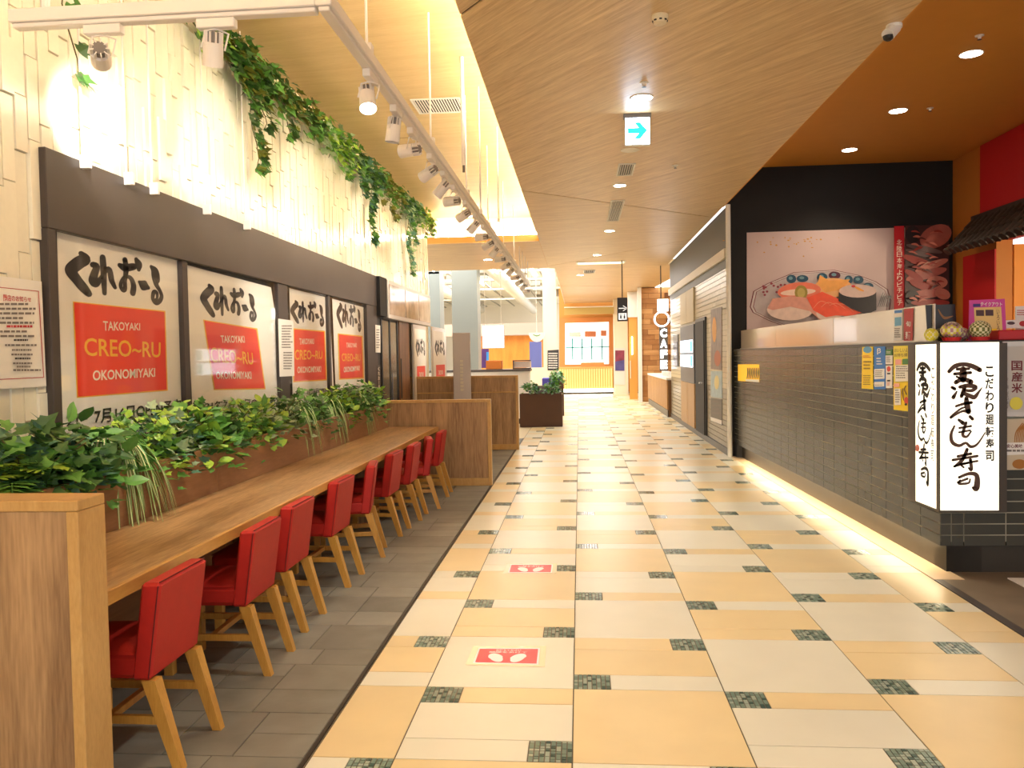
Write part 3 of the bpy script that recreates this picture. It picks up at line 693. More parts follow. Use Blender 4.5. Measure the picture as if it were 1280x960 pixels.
# ------------------------------------------------------------------ red chairs
def make_chair():
    t = thing('chair', 'chair', 'chair')
    # local: +x is the way the sitter faces away from (back of chair at x = 0), y across, seat toward -x
    hw = 0.188
    sb = MB(); sb.box(-0.475, -0.055, -hw + 0.004, hw - 0.004, 0.335, 0.435, leather, 0.022); sb.build('seat', t)
    seat_top = MB(); n = 8
    vs_ = []
    for i in range(n + 1):
        for j in range(n + 1):
            a, b = i / n * 2 - 1, j / n * 2 - 1; vs_.append((-0.27 + a * 0.205, b * (hw - 0.008), 0.428 + 0.034 * (1 - a ** 4) * (1 - b ** 4)))
    seat_top.add(vs_, [(i * (n + 1) + j, (i + 1) * (n + 1) + j, (i + 1) * (n + 1) + j + 1, i * (n + 1) + j + 1) for i in range(n) for j in range(n)], leather); seat_top.build('cushion', t, smooth=True)
    bk = MB(); bk.box(-0.075, 0.0, -hw, hw, 0.335, 0.697, leather, 0.012)
    for i, p in enumerate(bk.v):
        z = p[2]; bk.v[i] = (p[0] + 0.055 * (z - 0.335) / 0.39 - 0.045, p[1], z)
    bko = bk.build('backrest', t)
    def bx(z): return 0.055 * (z - 0.335) / 0.39 - 0.045
    sm = MB()
    for s in (-1, 1):
        sm.tube([(bx(0.345) - 0.007, s * (hw + 0.0005), 0.345), (bx(0.687) - 0.007, s * (hw + 0.0005), 0.687)], 0.0022, piping_red, 5)
    sm.tube([(bx(0.7) - 0.008, -hw + 0.01, 0.698), (bx(0.7) - 0.008, hw - 0.01, 0.698)], 0.0022, piping_red, 5)
    sm.build('seam', bko)
    for s in (-1, 1):
        MB().frus((-0.03 - 0.045 + 0.02, s * 0.16, 0.335), (0.045, s * 0.16, 0.0), 0.026, 0.018, oak_leg).build('leg', t)
        MB().frus((-0.44, s * 0.16, 0.335), (-0.44, s * 0.16, 0.0), 0.023, 0.021, oak_leg).build('leg', t)
        MB().box(-0.43, -0.02, s * 0.16 - 0.010, s * 0.16 + 0.010, 0.165, 0.197, oak_leg, 0.002).build('stretcher', t)
    MB().box(-0.245, -0.215, -0.162, 0.162, 0.168, 0.194, oak_leg, 0.002).build('cross_stretcher', t)
    return t
chair0 = make_chair()
ORD = ['nearest red chair, beside the near oak partition', 'second red chair from the near partition', 'third red chair from the near partition', 'fourth red chair from the near partition', 'fifth red chair, in the middle of the row, turned slightly', 'sixth red chair from the near partition', 'seventh red chair from the near partition', 'eighth red chair, turned askew, next to the last', 'last red chair, against the far oak partition']
spots = [(-1.49, 3.0, 0), (-1.50, 3.88, 1), (-1.53, 4.49, 0), (-1.535, 5.36, -1), (-1.53, 6.15, 11), (-1.52, 6.87, -1), (-1.485, 7.53, 1), (-1.45, 8.1, 14), (-1.44, 8.79, 2)]
for i, (x, y, a) in enumerate(spots):
    o = chair0 if i == 0 else copy_tree(chair0)
    o.location = (x, y, 0); o.rotation_euler = (0, 0, math.radians(a)); o['label'] = ORD[i] + ', with oak legs'; o['group'] = 'red chairs along the counter'
# ================================================================== PLANTS
g_dark = mat('dark ivy green', (70, 108, 52), 0.42, noise=0.25, nscale=25)
g_mid = mat('mid leaf green', (104, 160, 72), 0.42, noise=0.2, nscale=25)
g_lime = mat('lime leaf green', (164, 202, 74), 0.42, noise=0.15, nscale=25)
g_pale = mat('pale variegated green', (160, 182, 140), 0.42, noise=0.2, nscale=40)
g_blue = mat('blue green leaf', (96, 142, 116), 0.42, noise=0.2, nscale=25)
g_olive = mat('olive ivy green', (118, 122, 46), 0.42, noise=0.2, nscale=25)
g_cream = mat('cream leaf stripe', (222, 222, 170), 0.45)
stem_m = mat('vine stem', (104, 92, 52), 0.6)
IVY = [(0, 0), (-0.06, 0.22), (0.02, 0.46), (0.24, 0.30), (0.44, 0.44), (0.58, 0.20), (1.0, 0.0)]
OVAL = [(0, 0), (0.15, 0.2), (0.4, 0.32), (0.7, 0.24), (1.0, 0.0)]
def leaf(mb, p, d, nrm, size, shape, m, fold=0.18, wid=1.0):
    d = d.normalized(); s = nrm.cross(d)
    if s.length < 1e-4: s = d.orthogonal()
    s.normalize(); up = d.cross(s); n = len(shape); v = []
    for a, b in shape: v.append(p + d * (a * size) + up * (-0.12 * a * a * size))
    for sg in (1, -1):
        for a, b in shape[1:-1]: v.append(p + d * (a * size) + s * (sg * b * size * wid) + up * (fold * b * size - 0.12 * a * a * size))
    k = n - 2; fs = []
    for h in (0, 1):
        o = n + h * k; L = [0] + [o + i for i in range(k)] + [n - 1]
        for i in range(n - 1):
            qd = [i, i + 1, L[i + 1], L[i]] if h else [i, L[i], L[i + 1], i + 1]
            qd = list(dict.fromkeys(qd))
            if len(qd) >= 3: fs.append(tuple(qd))
    mb.add(v, fs, m)
def rdir(r, zlo=-0.3, zhi=0.9):
    t = r.uniform(0, 2 * math.pi); z = r.uniform(zlo, zhi); q_ = math.sqrt(max(0, 1 - z * z)); return Vector((q_ * math.cos(t), q_ * math.sin(t), z))
def bush(r, rad, hgt, n, size, mats, shape=IVY, droop=0.25, front=0.0):
    """leafy clump around the origin; some leaves spill to +x over the planter edge"""
    mb = MB(); st = MB()
    for i in range(n):
        a = r.uniform(0, 2 * math.pi); q_ = math.sqrt(r.random()); h = r.random() ** 0.8
        x = 0.17 * q_ * math.cos(a) * 1.0; y = rad * q_ * math.sin(a); z = hgt * h * (1 - 0.45 * q_) + 0.05
        if r.random() < front: x = r.uniform(0.06, 0.235); z = 0.19 - (x - 0.06) * 0.9 + r.gauss(0, 0.03) - (r.uniform(0, droop) if x > 0.215 else 0)
        p = Vector((x, y, z)); d = (Vector((x * 1.5 + 0.12, y, 0.06)) + rdir(r, -0.5, 0.8) * 0.35)
        leaf(mb, p, d, (Vector((0.5, 0, 1)) + rdir(r) * 0.6).normalized(), size * r.uniform(0.6, 1.25), shape, r.choice(mats))
    for i in range(10):
        a = r.uniform(0, 6.28); e = Vector((0.15 * math.cos(a) + 0.05, rad * 0.8 * math.sin(a), hgt * r.uniform(0.4, 0.9)))
        st.tube([(0.02 * math.cos(a), 0.04 * math.sin(a), -0.02), e * 0.5 + Vector((0, 0, 0.05)), e], 0.0028, stem_m, 4)
    return mb, st
def blades(r, n, length, wd, spill):
    mb = MB()
    for i in range(n):
        a = r.gauss(0, 0.9) if r.random() < spill else r.uniform(-3.1, 3.1)
        L = length * r.uniform(0.65, 1.15); h = r.uniform(0.10, 0.24); pts = []; k = 8; dr = r.uniform(0.5, 1.15) if math.cos(a) > 0.4 else 0.45
        for j in range(k + 1):
            t = j / k; rr = L * t * (1 - 0.28 * t) * (0.72 if math.cos(a) > 0.2 else 0.45); z = h * 4 * t * (1 - t) * 0.9 + 0.12 * t - dr * L * t * t * 0.75
            pts.append(Vector((rr * math.cos(a), rr * math.sin(a), z + 0.02)))
        sd_ = Vector((-math.sin(a), math.cos(a), 0)); v = []; fs = []
        for j, p in enumerate(pts):
            ww = wd * (1 - (j / k) ** 2.2) * (0.55 + 0.45 * min(1, j * 0.6)) + 0.0006
            v += [p - sd_ * ww + Vector((0, 0, ww * .5)), p - sd_ * ww * 0.4, p + sd_ * ww * 0.4, p + sd_ * ww + Vector((0, 0, ww * .5))]
        o = len(v)
        for c_, mm in ((0, g_mid), (1, g_cream), (2, g_mid)):
            fs = [(4 * j + c_, 4 * j + c_ + 1, 4 * j + 5 + c_, 4 * j + 4 + c_) for j in range(k)]
            mb.add(v, fs, mm)
    return mb
def fern(r, n, length, mats):
    mb = MB(); st = MB()
    for i in range(n):
        a = r.uniform(-2.6, 2.6) if r.random() < 0.7 else r.uniform(0, 6.28); L = length * r.uniform(0.7, 1.1); el = r.uniform(0.5, 1.2); k = 9; pts = []
        for j in range(k + 1):
            t = j / k; pts.append(Vector((L * t * math.cos(el) * math.cos(a) * 0.8, L * t * math.cos(el) * math.sin(a), L * t * math.sin(el) - 0.55 * L * t * t + 0.02)))
        st.tube(pts, 0.002, g_mid, 4); m = r.choice(mats)
        for j in range(1, k + 1):
            d = (pts[j] - pts[j - 1]).normalized(); s = d.cross(Vector((0, 0, 1)))
            if s.length < 0.05: s = Vector((math.sin(a), -math.cos(a), 0))
            s.normalize(); sz = L * 0.24 * math.sin(math.pi * min(0.97, 0.12 + 0.85 * j / k)) + 0.008
            for sg in (1, -1): leaf(mb, pts[j], s * sg + d * 0.5, Vector((0, 0, 1)), sz, OVAL, m, 0.1, 0.8)
    return mb, st
PL = [('fern', 3.28, 'feathery yellow green fern at the near end of the planter'), ('ivy', 3.42, 'large grey green ivy spilling over the near partition', [g_dark, g_mid, g_blue], 0.11), ('leafy', 3.72, 'broad dark leafy plant below the red bordered notice', [g_dark, g_mid], 0.12),
      ('spider', 3.98, 'long striped spider plant hanging down over the counter'), ('ivy', 4.22, 'upright bright ivy in front of the nearest banner date', [g_mid, g_lime, g_mid], 0.075), ('ivy', 4.5, 'blue green ivy tumbling over the planter front', [g_blue, g_dark, g_pale], 0.075),
      ('leafy', 4.85, 'lime broad leaved plant before the first window mullion', [g_lime, g_mid, g_mid], 0.13), ('ivy', 5.1, 'tall glossy dark ivy before the first window mullion', [g_dark, g_mid], 0.085), ('ivy', 5.5, 'small leaved bright parsley like plant under the second banner', [g_lime, g_mid, g_mid], 0.06),
      ('leafy', 5.85, 'hanging lime leaved plant under the slanted red panel', [g_lime, g_mid, g_pale], 0.1), ('fern', 6.1, 'spiky green fern rising in front of the second banner'), ('ivy', 6.4, 'dark ivy with pale edges before the wide mullion', [g_dark, g_pale, g_mid], 0.075),
      ('spider', 6.65, 'striped spider plant before the wide mullion'), ('ivy', 7.05, 'bushy mid green ivy under the third banner', [g_mid, g_dark], 0.08), ('spider', 7.45, 'small striped spider plant under the third banner'), ('leafy', 7.8, 'bushy leafy plant between the two far banners', [g_mid, g_lime], 0.09),
      ('ivy', 8.2, 'dark ivy under the farthest banner', [g_dark, g_mid], 0.08), ('spider', 8.55, 'striped spider plant near the far end of the planter'), ('ivy', 8.85, 'pale ivy near the far end of the planter', [g_mid, g_pale, g_dark], 0.07), ('leafy', 9.15, 'low leafy plant touching the far oak partition', [g_mid, g_lime], 0.08)]
for i, e in enumerate(PL):
    kind, y, lab = e[:3]; r = random.Random(100 + i); near = y < 5.6
    nm = {'fern': 'fern', 'ivy': 'ivy_plant', 'leafy': 'leafy_plant', 'spider': 'spider_plant'}[kind]
    t = thing(nm, lab, 'plant', 'greenery in the long planter', (-2.39, y, 0.9))
    if kind == 'ivy': mb, st = bush(r, 0.27, 0.34, 270 if near else 220, e[4] * 0.82, e[3], IVY, 0.08, 0.3)
    elif kind == 'leafy': mb, st = bush(r, 0.26, 0.32, 190, e[4] * 0.85, e[3], OVAL, 0.12, 0.28)
    elif kind == 'fern': mb, st = fern(r, 40, 0.44, [g_lime, g_mid, g_lime])
    else: mb, st = blades(r, 110, 0.6 if y < 4.2 else 0.5, 0.0125, 0.7), None
    mb.build('foliage', t, kind='stuff')
    if st: st.build('stems', t, kind='stuff')

# ivy trailing along the wall ledge
def garland(y0, y1, drops, mats, lab, seed, n=90, dens=150):
    r = random.Random(seed); t = thing('ivy_garland', lab, 'ivy', 'artificial ivy along the top of the ivory wall', (-2.655, y0, 3.905)); mb = MB(); st = MB()
    st.tube([(0.0, a * (y1 - y0) / 8, 0.02 + 0.03 * math.sin(a * 1.7)) for a in range(9)], 0.006, stem_m, 5)
    def lf(p, sz): leaf(mb, p, Vector((0.7, r.uniform(-0.8, 0.8), r.uniform(-1.0, 0.25))), (Vector((1, 0, 0.5)) + rdir(r) * 0.7).normalized(), sz, IVY, r.choice(mats))
    for i in range(int(n * 2.4)): lf(Vector((r.uniform(0.0, 0.13), r.uniform(0, y1 - y0), min(0.15, r.gauss(0.0, 0.085)))), r.uniform(0.05, 0.115))
    for (yd, L, wdt) in drops:
        pts = [Vector((0.06 + 0.02 * math.sin(k * 1.3), yd - y0 + 0.05 * math.sin(k * 0.9 + seed), -L * k / 7)) for k in range(8)]
        st.tube([(0.02, yd - y0, 0.03)] + pts, 0.004, stem_m, 4)
        for i in range(int(L * dens)):
            f = r.random(); k = min(6, int(f * 7)); p = pts[k].lerp(pts[k + 1], f * 7 - k); lf(p + Vector((r.uniform(0, 0.05), r.gauss(0, wdt * (1 - 0.6 * f)), 0)), r.uniform(0.05, 0.11))
    mb.build('foliage', t, kind='stuff'); st.build('vine', t)
garland(3.95, 4.3, [(4.14, 0.92, 0.035)], [g_dark, g_mid], 'lone ivy sprig hanging beside the near end of the light track', 1, 12, 36)
garland(5.45, 6.2, [], [g_mid, g_lime, g_dark], 'bright ivy tuft behind the cross rail spotlight', 2, 50)
garland(6.1, 7.0, [(6.55, 0.85, 0.06), (6.75, 0.45, 0.1), (6.3, 0.3, 0.08)], [g_dark, g_dark, g_mid, g_olive], 'thick dark ivy garland with the longest near trailing strand', 3, 130)
garland(6.95, 8.3, [(7.35, 0.4, 0.06), (8.0, 0.2, 0.06)], [g_dark, g_mid, g_olive], 'dark ivy garland just past the long trailing strand', 4)
garland(8.2, 9.6, [(8.6, 0.25, 0.06), (9.2, 0.35, 0.1)], [g_mid, g_pale, g_lime], 'pale sunlit looking ivy garland under a spotlight', 5, 120)
garland(9.5, 11.0, [(10.3, 0.95, 0.07), (9.9, 0.4, 0.1)], [g_dark, g_blue, g_mid], 'dark ivy garland with a long strand halfway along the wall', 6, 110)
garland(10.9, 12.3, [(11.5, 0.45, 0.06)], [g_olive, g_olive, g_mid], 'olive ivy garland before the blue green one', 7, 90)
garland(12.2, 13.6, [(12.6, 1.1, 0.07), (12.9, 0.6, 0.12)], [g_blue, g_mid, g_pale], 'blue green ivy garland with the farthest trailing strand', 8, 120)
garland(13.5, 14.7, [(14.4, 0.2, 0.05)], [g_olive, g_lime, g_mid], 'golden olive ivy tuft at the far wall end', 9, 70)

# ================================================================== LIGHT TRACK AND SPOTLIGHTS
RX, RZ = -1.07, 3.085
trk = thing('light_track', 'long white ceiling light track with a short cross rail', 'light track', loc=(RX, 3.65, RZ))
def tb(n, x0, x1, y0, y1, z0, z1, m=track_white, b=0.004): MB().box(x0 - RX, x1 - RX, y0 - 3.65, y1 - 3.65, z0 - RZ, z1 - RZ, m, b).build(n, trk)
tb('rail', RX - 0.038, RX + 0.038, 3.6, 18.3, RZ, RZ + 0.06); tb('rail_lip', RX - 0.026, RX + 0.026, 3.61, 18.29, RZ - 0.022, RZ - 0.001)
tb('cross_rail', -2.56, RX - 0.039, 3.6, 3.676, RZ, RZ + 0.06); tb('cross_rail_lip', -2.55, RX - 0.04, 3.612, 3.664, RZ - 0.022, RZ - 0.001)
for yy in (4.36, 6.25, 8.24, 10.2, 12.3, 14.3):
    MB().cyl((0, yy - 3.65, 0.06), (0, yy - 3.65, 4.149 - RZ), 0.008, track_white, 8).box(-0.03, 0.03, yy - 3.65 - 0.03, yy - 3.65 + 0.03, 0.06, 0.11, track_white).build('hanger', trk)
for yy in (15.6, 16.4, 17.2, 18.1): MB().cyl((0, yy - 3.65, 0.06), (0, yy - 3.65, 3.613 - RZ), 0.008, track_white, 8).build('hanger', trk)
MB().cyl((-2.4 - RX, -0.012, 0.06), (-2.4 - RX, -0.012, 4.149 - RZ), 0.022, track_white, 10).build('hanger', trk)
spot_n = 0
def spotlight(x, y, aim, label, lit=False, energy=0, along='y', cone=55):
    t = thing('track_spotlight', label, 'spotlight', 'spotlights on the white track', (x, y, RZ - 0.022))
    if along == 'y': MB().box(-0.022, 0.022, -0.09, 0.09, -0.045, -0.001, track_white, 0.004).build('adapter', t)
    else: MB().box(-0.09, 0.09, -0.022, 0.022, -0.045, -0.001, track_white, 0.004).build('adapter', t)
    c = Vector((-0.02, 0.0, -0.135)); d = (Vector(aim) - Vector((x, y, RZ - 0.16))).normalized()
    s = d.cross(Vector((0, 0, 1))); s = s.normalized() if s.length > 0.05 else Vector((1, 0, 0))
    a = MB()
    for sg in (1, -1): a.tube([Vector((0, 0, -0.045)), Vector((0, 0, -0.06)) + s * sg * 0.05, c + s * sg * 0.05], 0.005, track_white, 5)
    a.build('yoke', t)
    h = MB(); h.cyl(c - d * 0.03, c + d * 0.075, 0.043, track_white, 18, 0.046, caps=False); h.cyl(c - d * 0.03, c - d * 0.028, 0.043, track_white, 18)
    h.cyl(c - d * 0.075, c - d * 0.03, 0.03, mat('fin shadow', (120, 112, 106), 0.5), 12)
    for k in range(9):
        ang = k * 2 * math.pi / 9; u_ = s * math.cos(ang) + s.cross(d) * math.sin(ang); h.obox(c - d * 0.052 + u_ * 0.034, d * 0.024, u_ * 0.009, u_.cross(d) * 0.0025, track_white)
    h.build('lamp_head', t)
    MB().cyl(c + d * 0.058, c + d * 0.062, 0.042, lamp_on if lit else mat('spot lens', (74, 62, 60), 0.15), 18).build('lens', t)
    if energy:
        l = bpy.data.lights.new('spot_beam', 'SPOT'); l.energy = energy; l.color = (1, 0.95, 0.85); l.spot_size = math.radians(cone); l.spot_blend = 0.7; l.shadow_soft_size = 0.03
        lo_ = bpy.data.objects.new('spot_beam', l); COL.objects.link(lo_); lo_.parent = t; lo_.location = c + d * 0.09; lo_.rotation_mode = 'QUATERNION'; lo_.rotation_quaternion = d.to_track_quat('-Z', 'Y')
SY = [4.42, 5.05, 5.55, 6.25, 6.85, 7.4, 8.15, 8.9, 9.65, 10.35, 11.1, 11.9, 12.8, 13.7, 14.7, 15.7, 16.8, 17.8]
NUM = ['first', 'second', 'third', 'fourth', 'fifth', 'sixth', 'seventh', 'eighth', 'ninth', 'tenth', 'eleventh', 'twelfth', 'thirteenth', 'fourteenth', 'fifteenth', 'sixteenth', 'seventeenth', 'eighteenth']
for i, y in enumerate(SY):
    aim = (-2.7, y + (0.9, 0.2, 0.5)[i % 3], (2.2, 1.2, 2.9)[i % 3])
    if i == 0: aim = (-0.75, 3.6, 1.2)
    if i == 1: aim = (-1.5, 5.2, 0.0)
    lab = 'white track spotlight, %s along the long rail from the corner' % NUM[i] if i else 'lit white spotlight, first on the long rail at the track corner'
    spotlight(RX, y, aim, lab, lit=(i in (0, 9, 12)), energy=(30 if i == 0 else (60 if i % 3 != 1 else 45)) if i < 16 else 0)
spotlight(-2.12, 3.638, (-2.69, 4.7, 2.8), 'grey white spotlight hanging at the outer end of the cross rail', energy=85, along='x', cone=60)
spotlight(-1.58, 3.638, (-2.1, 4.5, 0.7), 'white spotlight with a dark lens in the middle of the cross rail', energy=60, along='x', cone=60)
# thin rods down the ivory wall to the shopfront beam
for i, (yy, lab) in enumerate(((4.26, 'nearest'), (4.69, 'second'), (4.98, 'third'), (5.71, 'fourth'), (6.42, 'fifth'))):
    t = thing('hanging_rod', 'thin white rod down the ivory wall to the beam, %s of five' % lab, 'rod', 'white rods above the shopfront', (-2.636, yy, 2.61))
    MB().cyl((0, 0, 0.03), (0, 0, 1.54), 0.0065, track_white, 8).build('rod', t); MB().box(-0.012, 0.045, -0.014, 0.014, -0.045, 0.03, track_white, 0.003).build('clip', t)
MB().cyl((-0.95, 7.2, 3.2), (-0.95, 7.2, 4.15), 0.018, track_white, 12).cyl((-0.95, 7.2, 3.14), (-0.95, 7.2, 3.2), 0.012, grey_ink, 8).build('sprinkler_drop', label='white vertical pipe hanging from the raised ceiling beside the track', cat='pipe')
for i, (x, yy, zb) in enumerate(((-0.9, 8.0, 2.95), (-0.86, 9.4, 3.1))): MB().cyl((x, yy, zb), (x, yy, 4.15), 0.007, track_white, 8).box(x - 0.015, x + 0.015, yy - 0.015, yy + 0.015, zb - 0.04, zb, track_white).build('drop_wire', label=('thin wire dropping beside the thick white pipe', 'thin wire dropping from the raised ceiling farther along')[i], cat='wire')

# ================================================================== CEILING FIXTURES
def vent(x0, x1, y0, y1, z, label, slats=9, along='y'):
    t = thing('ceiling_vent', label, 'vent', loc=((x0 + x1) / 2, (y0 + y1) / 2, z)); hx, hy = (x1 - x0) / 2, (y1 - y0) / 2
    MB().box(-hx, hx, -hy, hy, -0.002, -0.0005, black).build('backing', t)
    f = MB(); f.box(-hx - 0.02, hx + 0.02, -hy - 0.02, -hy, -0.012, -0.0005, white_paint).box(-hx - 0.02, hx + 0.02, hy, hy + 0.02, -0.012, -0.0005, white_paint).box(-hx - 0.02, -hx, -hy, hy, -0.012, -0.0005, white_paint).box(hx, hx + 0.02, -hy, hy, -0.012, -0.0005, white_paint); f.build('frame', t)
    for k in range(slats):
        if along == 'y': xx = -hx + (k + 0.5) * 2 * hx / slats; MB().box(xx - 0.0035, xx + 0.0035, -hy, hy, -0.014, -0.003, track_white).build('slat', t)
        else: yy = -hy + (k + 0.5) * 2 * hy / slats; MB().box(-hx, hx, yy - 0.0035, yy + 0.0035, -0.014, -0.003, track_white).build('slat', t)
def downlight(x, y, z, r, label, energy=120, col=(1, 0.96, 0.88), size=110):
    t = thing('downlight', label, 'downlight', 'recessed ceiling downlights', (x, y, z))
    MB().lathe([(r + 0.012, -0.0005), (r + 0.012, -0.005), (r, -0.006)], (0, 0, 0), white_paint, 24).build('ring', t)
    MB().cyl((0, 0, -0.007), (0, 0, -0.0062), r, lamp_on, 24).build('lens', t)
    l = bpy.data.lights.new('downlight_beam', 'SPOT'); l.energy = energy; l.color = col; l.spot_size = math.radians(size); l.spot_blend = 0.8; l.shadow_soft_size = 0.08
    o = bpy.data.objects.new('downlight_beam', l); COL.objects.link(o); o.parent = t; o.location = (0, 0, -0.03)
ZC = 3.614
downlight(0.59, 6.83, ZC, 0.085, 'round downlight just before the green arrow sign', 170)
downlight(0.58, 10.29, ZC, 0.075, 'round downlight between the two square vents', 170)
downlight(0.59, 14.0, ZC, 0.08, 'round downlight past the long vent over the concourse', 150)
downlight(0.45, 17.3, ZC, 0.08, 'round downlight before the long ceiling light strip', 150)
downlight(0.1, 21.5, ZC, 0.08, 'far round downlight past the ceiling strip', 200)
downlight(0.59, 3.4, ZC, 0.085, 'round downlight overhead, outside the top of the view', 170)
downlight(-2.0, 15.2, 4.149, 0.09, 'round downlight at the far end of the raised ceiling bay', 60)
downlight(-1.9, 17.6, ZC, 0.09, 'round downlight in the wood strip past the raised bay', 120)
for i, (x, y) in enumerate(((3.58, 7.68), (3.59, 9.38), (3.62, 11.09))): downlight(x, y, 4.139, 0.09, 'warm downlight in the orange ceiling, %s' % ('nearest of three', 'middle of three', 'farthest of three')[i], 75, (1, 0.84, 0.62), 120)
vent(0.53, 0.68, 9.15, 9.7, ZC, 'small square vent below the green arrow sign', 6); vent(0.53, 0.68, 11.28, 12.94, ZC, 'long vent crossing the diagonal ceiling joint', 7, 'y'); vent(0.2, 0.45, 20.3, 21.0, ZC, 'distant small vent past the long ceiling strip', 5)
vent(-1.62, -1.15, 8.3, 8.75, 4.149, 'white framed grille with black slots in the raised ceiling', 17)
vent(-2.6, -2.2, 15.35, 15.5, 4.149, 'narrow slot vent at the far end of the raised ceiling', 3, 'x')
def rosette(x, y, z, label, r=0.035, n='sprinkler', d=0.03):
    t = thing(n, label, n.replace('_', ' '), loc=(x, y, z)); MB().lathe([(r, -0.0005), (r, -0.006), (r * 0.5, -0.01), (r * 0.3, -d)], (0, 0, 0), track_white, 16).build('rose', t); MB().lathe([(r * 0.55, -d - 0.006), (r * 0.2, -d + 0.001)], (0, 0, 0), dark_metal, 12).build('deflector', t)
rosette(0.58, 6.46, ZC, 'sprinkler head before the downlight near the arrow sign'); rosette(1.15, 9.3, ZC, 'sprinkler head right of the small square vent'); rosette(3.45, 7.25, 4.139, 'sprinkler head beside the nearest orange ceiling downlight'); rosette(3.91, 9.33, 4.139, 'sprinkler head beside the middle orange ceiling downlight'); rosette(-2.13, 8.49, 4.149, 'sprinkler head in the raised ceiling left of the grille')
t = thing('smoke_detector', 'cream round smoke detector at the top of the wood ceiling', 'smoke detector', loc=(0.58, 5.21, ZC))
MB().lathe([(0.052, -0.0005), (0.052, -0.018), (0.045, -0.03), (0.04, -0.05), (0.02, -0.056)], (0, 0, 0), mat('detector cream', (232, 216, 180), 0.5), 24).build('body', t, smooth=False)
for k in range(8): MB().obox((0.044 * math.cos(k * 0.785), 0.044 * math.sin(k * 0.785), -0.036), (0.004 * math.cos(k * 0.785), 0.004 * math.sin(k * 0.785), 0), (-0.008 * math.sin(k * 0.785), 0.008 * math.cos(k * 0.785), 0), (0, 0, 0.004), black).build('slot', t)
t = thing('speaker_ring', 'flush round ceiling speaker below the arrow sign', 'speaker', loc=(0.6, 8.55, ZC)); MB().lathe([(0.095, -0.0005), (0.095, -0.004), (0.085, -0.004)], (0, 0, 0), white_paint, 28).build('rim', t); MB().cyl((0, 0, -0.003), (0, 0, -0.001), 0.084, ceil_wood[1], 28).build('grille', t)
t = thing('security_camera', 'white security camera where the wood ceiling meets the orange ceiling', 'camera', loc=(2.12, 5.55, ZC))
MB().cyl((0, 0, -0.0005), (0, 0, -0.02), 0.05, white_paint, 18).build('base', t); dd = Vector((-0.55, -0.35, -0.6)).normalized()
MB().cyl(Vector((0, 0, -0.02)) - dd * 0.01, Vector((0, 0, -0.02)) + dd * 0.085, 0.042, white_paint, 18).build('body', t); MB().lathe([(0.036, 0.0), (0.03, -0.02), (0.015, -0.03)], Vector((0, 0, -0.03)) + dd * 0.075, black, 16).build('dome', t)
# access hatch outline in the raised ceiling
MB().box(-2.15, -1.83, 9.7, 9.71, 4.146, 4.1499, mat('hatch line', (150, 116, 70))).box(-2.15, -1.83, 10.2, 10.21, 4.146, 4.1499, mat('hatch line')).box(-2.15, -2.14, 9.7, 10.21, 4.146, 4.1499, mat('hatch line')).box(-1.84, -1.83, 9.7, 10.21, 4.146, 4.1499, mat('hatch line')).build('access_hatch', label='square access hatch outline in the raised pale ceiling', cat='hatch')
# exit arrow sign
t = thing('exit_sign', 'lit white exit sign with a green arrow hanging from the wood ceiling', 'exit sign', loc=(0.585, 7.3, 3.46))
MB().box(-0.11, 0.11, -0.03, 0.03, -0.12, 0.12, white_paint, 0.004).build('casing', t); MB().box(-0.12, 0.12, -0.035, 0.035, 0.12, 0.153, mat('sign bracket', (120, 116, 118), 0.4)).build('bracket', t)
S = Sheet(lambda a, b: Vector((a, -0.031, b)), (0, -1, 0)); sign_white = mat('lit exit sign', (244, 252, 255), emit=10, ecol=(214, 232, 255)); grn = mat('exit green', (0, 168, 150), emit=1.4, ecol=(0, 190, 170))
S.rect(-0.105, -0.115, 0.105, 0.115, sign_white); S.poly([(-0.085, -0.02), (0.01, -0.02), (-0.03, -0.068), (0.022, -0.068), (0.085, 0.004), (0.022, 0.076), (-0.03, 0.076), (0.01, 0.028), (-0.085, 0.028)], grn); S.tbox('EXIT', -0.085, -0.06, -0.045, -0.075, grn)
S.mb.build('face', t)
# long ceiling light strip
t = thing('ceiling_light', 'long flat light strip across the wood ceiling far along the concourse', 'ceiling light', loc=(0.56, 18.75, ZC)); MB().box(-0.56, 0.56, -0.25, 0.25, -0.012, -0.0005, white_paint).build('casing', t); MB().box(-0.52, 0.52, -0.2, 0.2, -0.016, -0.0125, mat('soft panel glow', (255, 226, 176), emit=1.6)).build('diffuser', t)
# hanging restroom sign
t = thing('restroom_sign', 'dark hanging sign with a white arrow and restroom pictogram', 'sign', loc=(1.03, 18.5, 2.52))
MB().box(-0.115, 0.115, -0.03, 0.03, -0.265, 0.265, mat('sign charcoal', (52, 48, 54), 0.4), 0.005).build('panel', t); MB().cyl((0, 0, 0.265), (0, 0, 3.613 - 2.52), 0.012, dark_metal, 8).build('hanger', t)
S = Sheet(lambda a, b: Vector((a, -0.031, b)), (0, -1, 0), 0.001); wl_ = mat('sign white', (248, 248, 248), emit=0.6)
S.rect(-0.085, 0.015, 0.06, 0.035, wl_); S.poly([(0.0, 0.085), (0.09, 0.025), (0.0, -0.035), (0.025, -0.035), (0.095, 0.015), (0.095, 0.035), (0.025, 0.085)], wl_); S.rect(-0.09, -0.23, 0.09, -0.085, wl_)
for xx in (-0.04, 0.04): S.ell(xx, -0.115, 0.014, 0.014, mat('sign charcoal')); S.rect(xx - 0.018, -0.21, xx + 0.018, -0.135, mat('sign charcoal'))
S.rect(-0.004, -0.22, 0.004, -0.1, mat('sign charcoal')); S.mb.build('print', t)
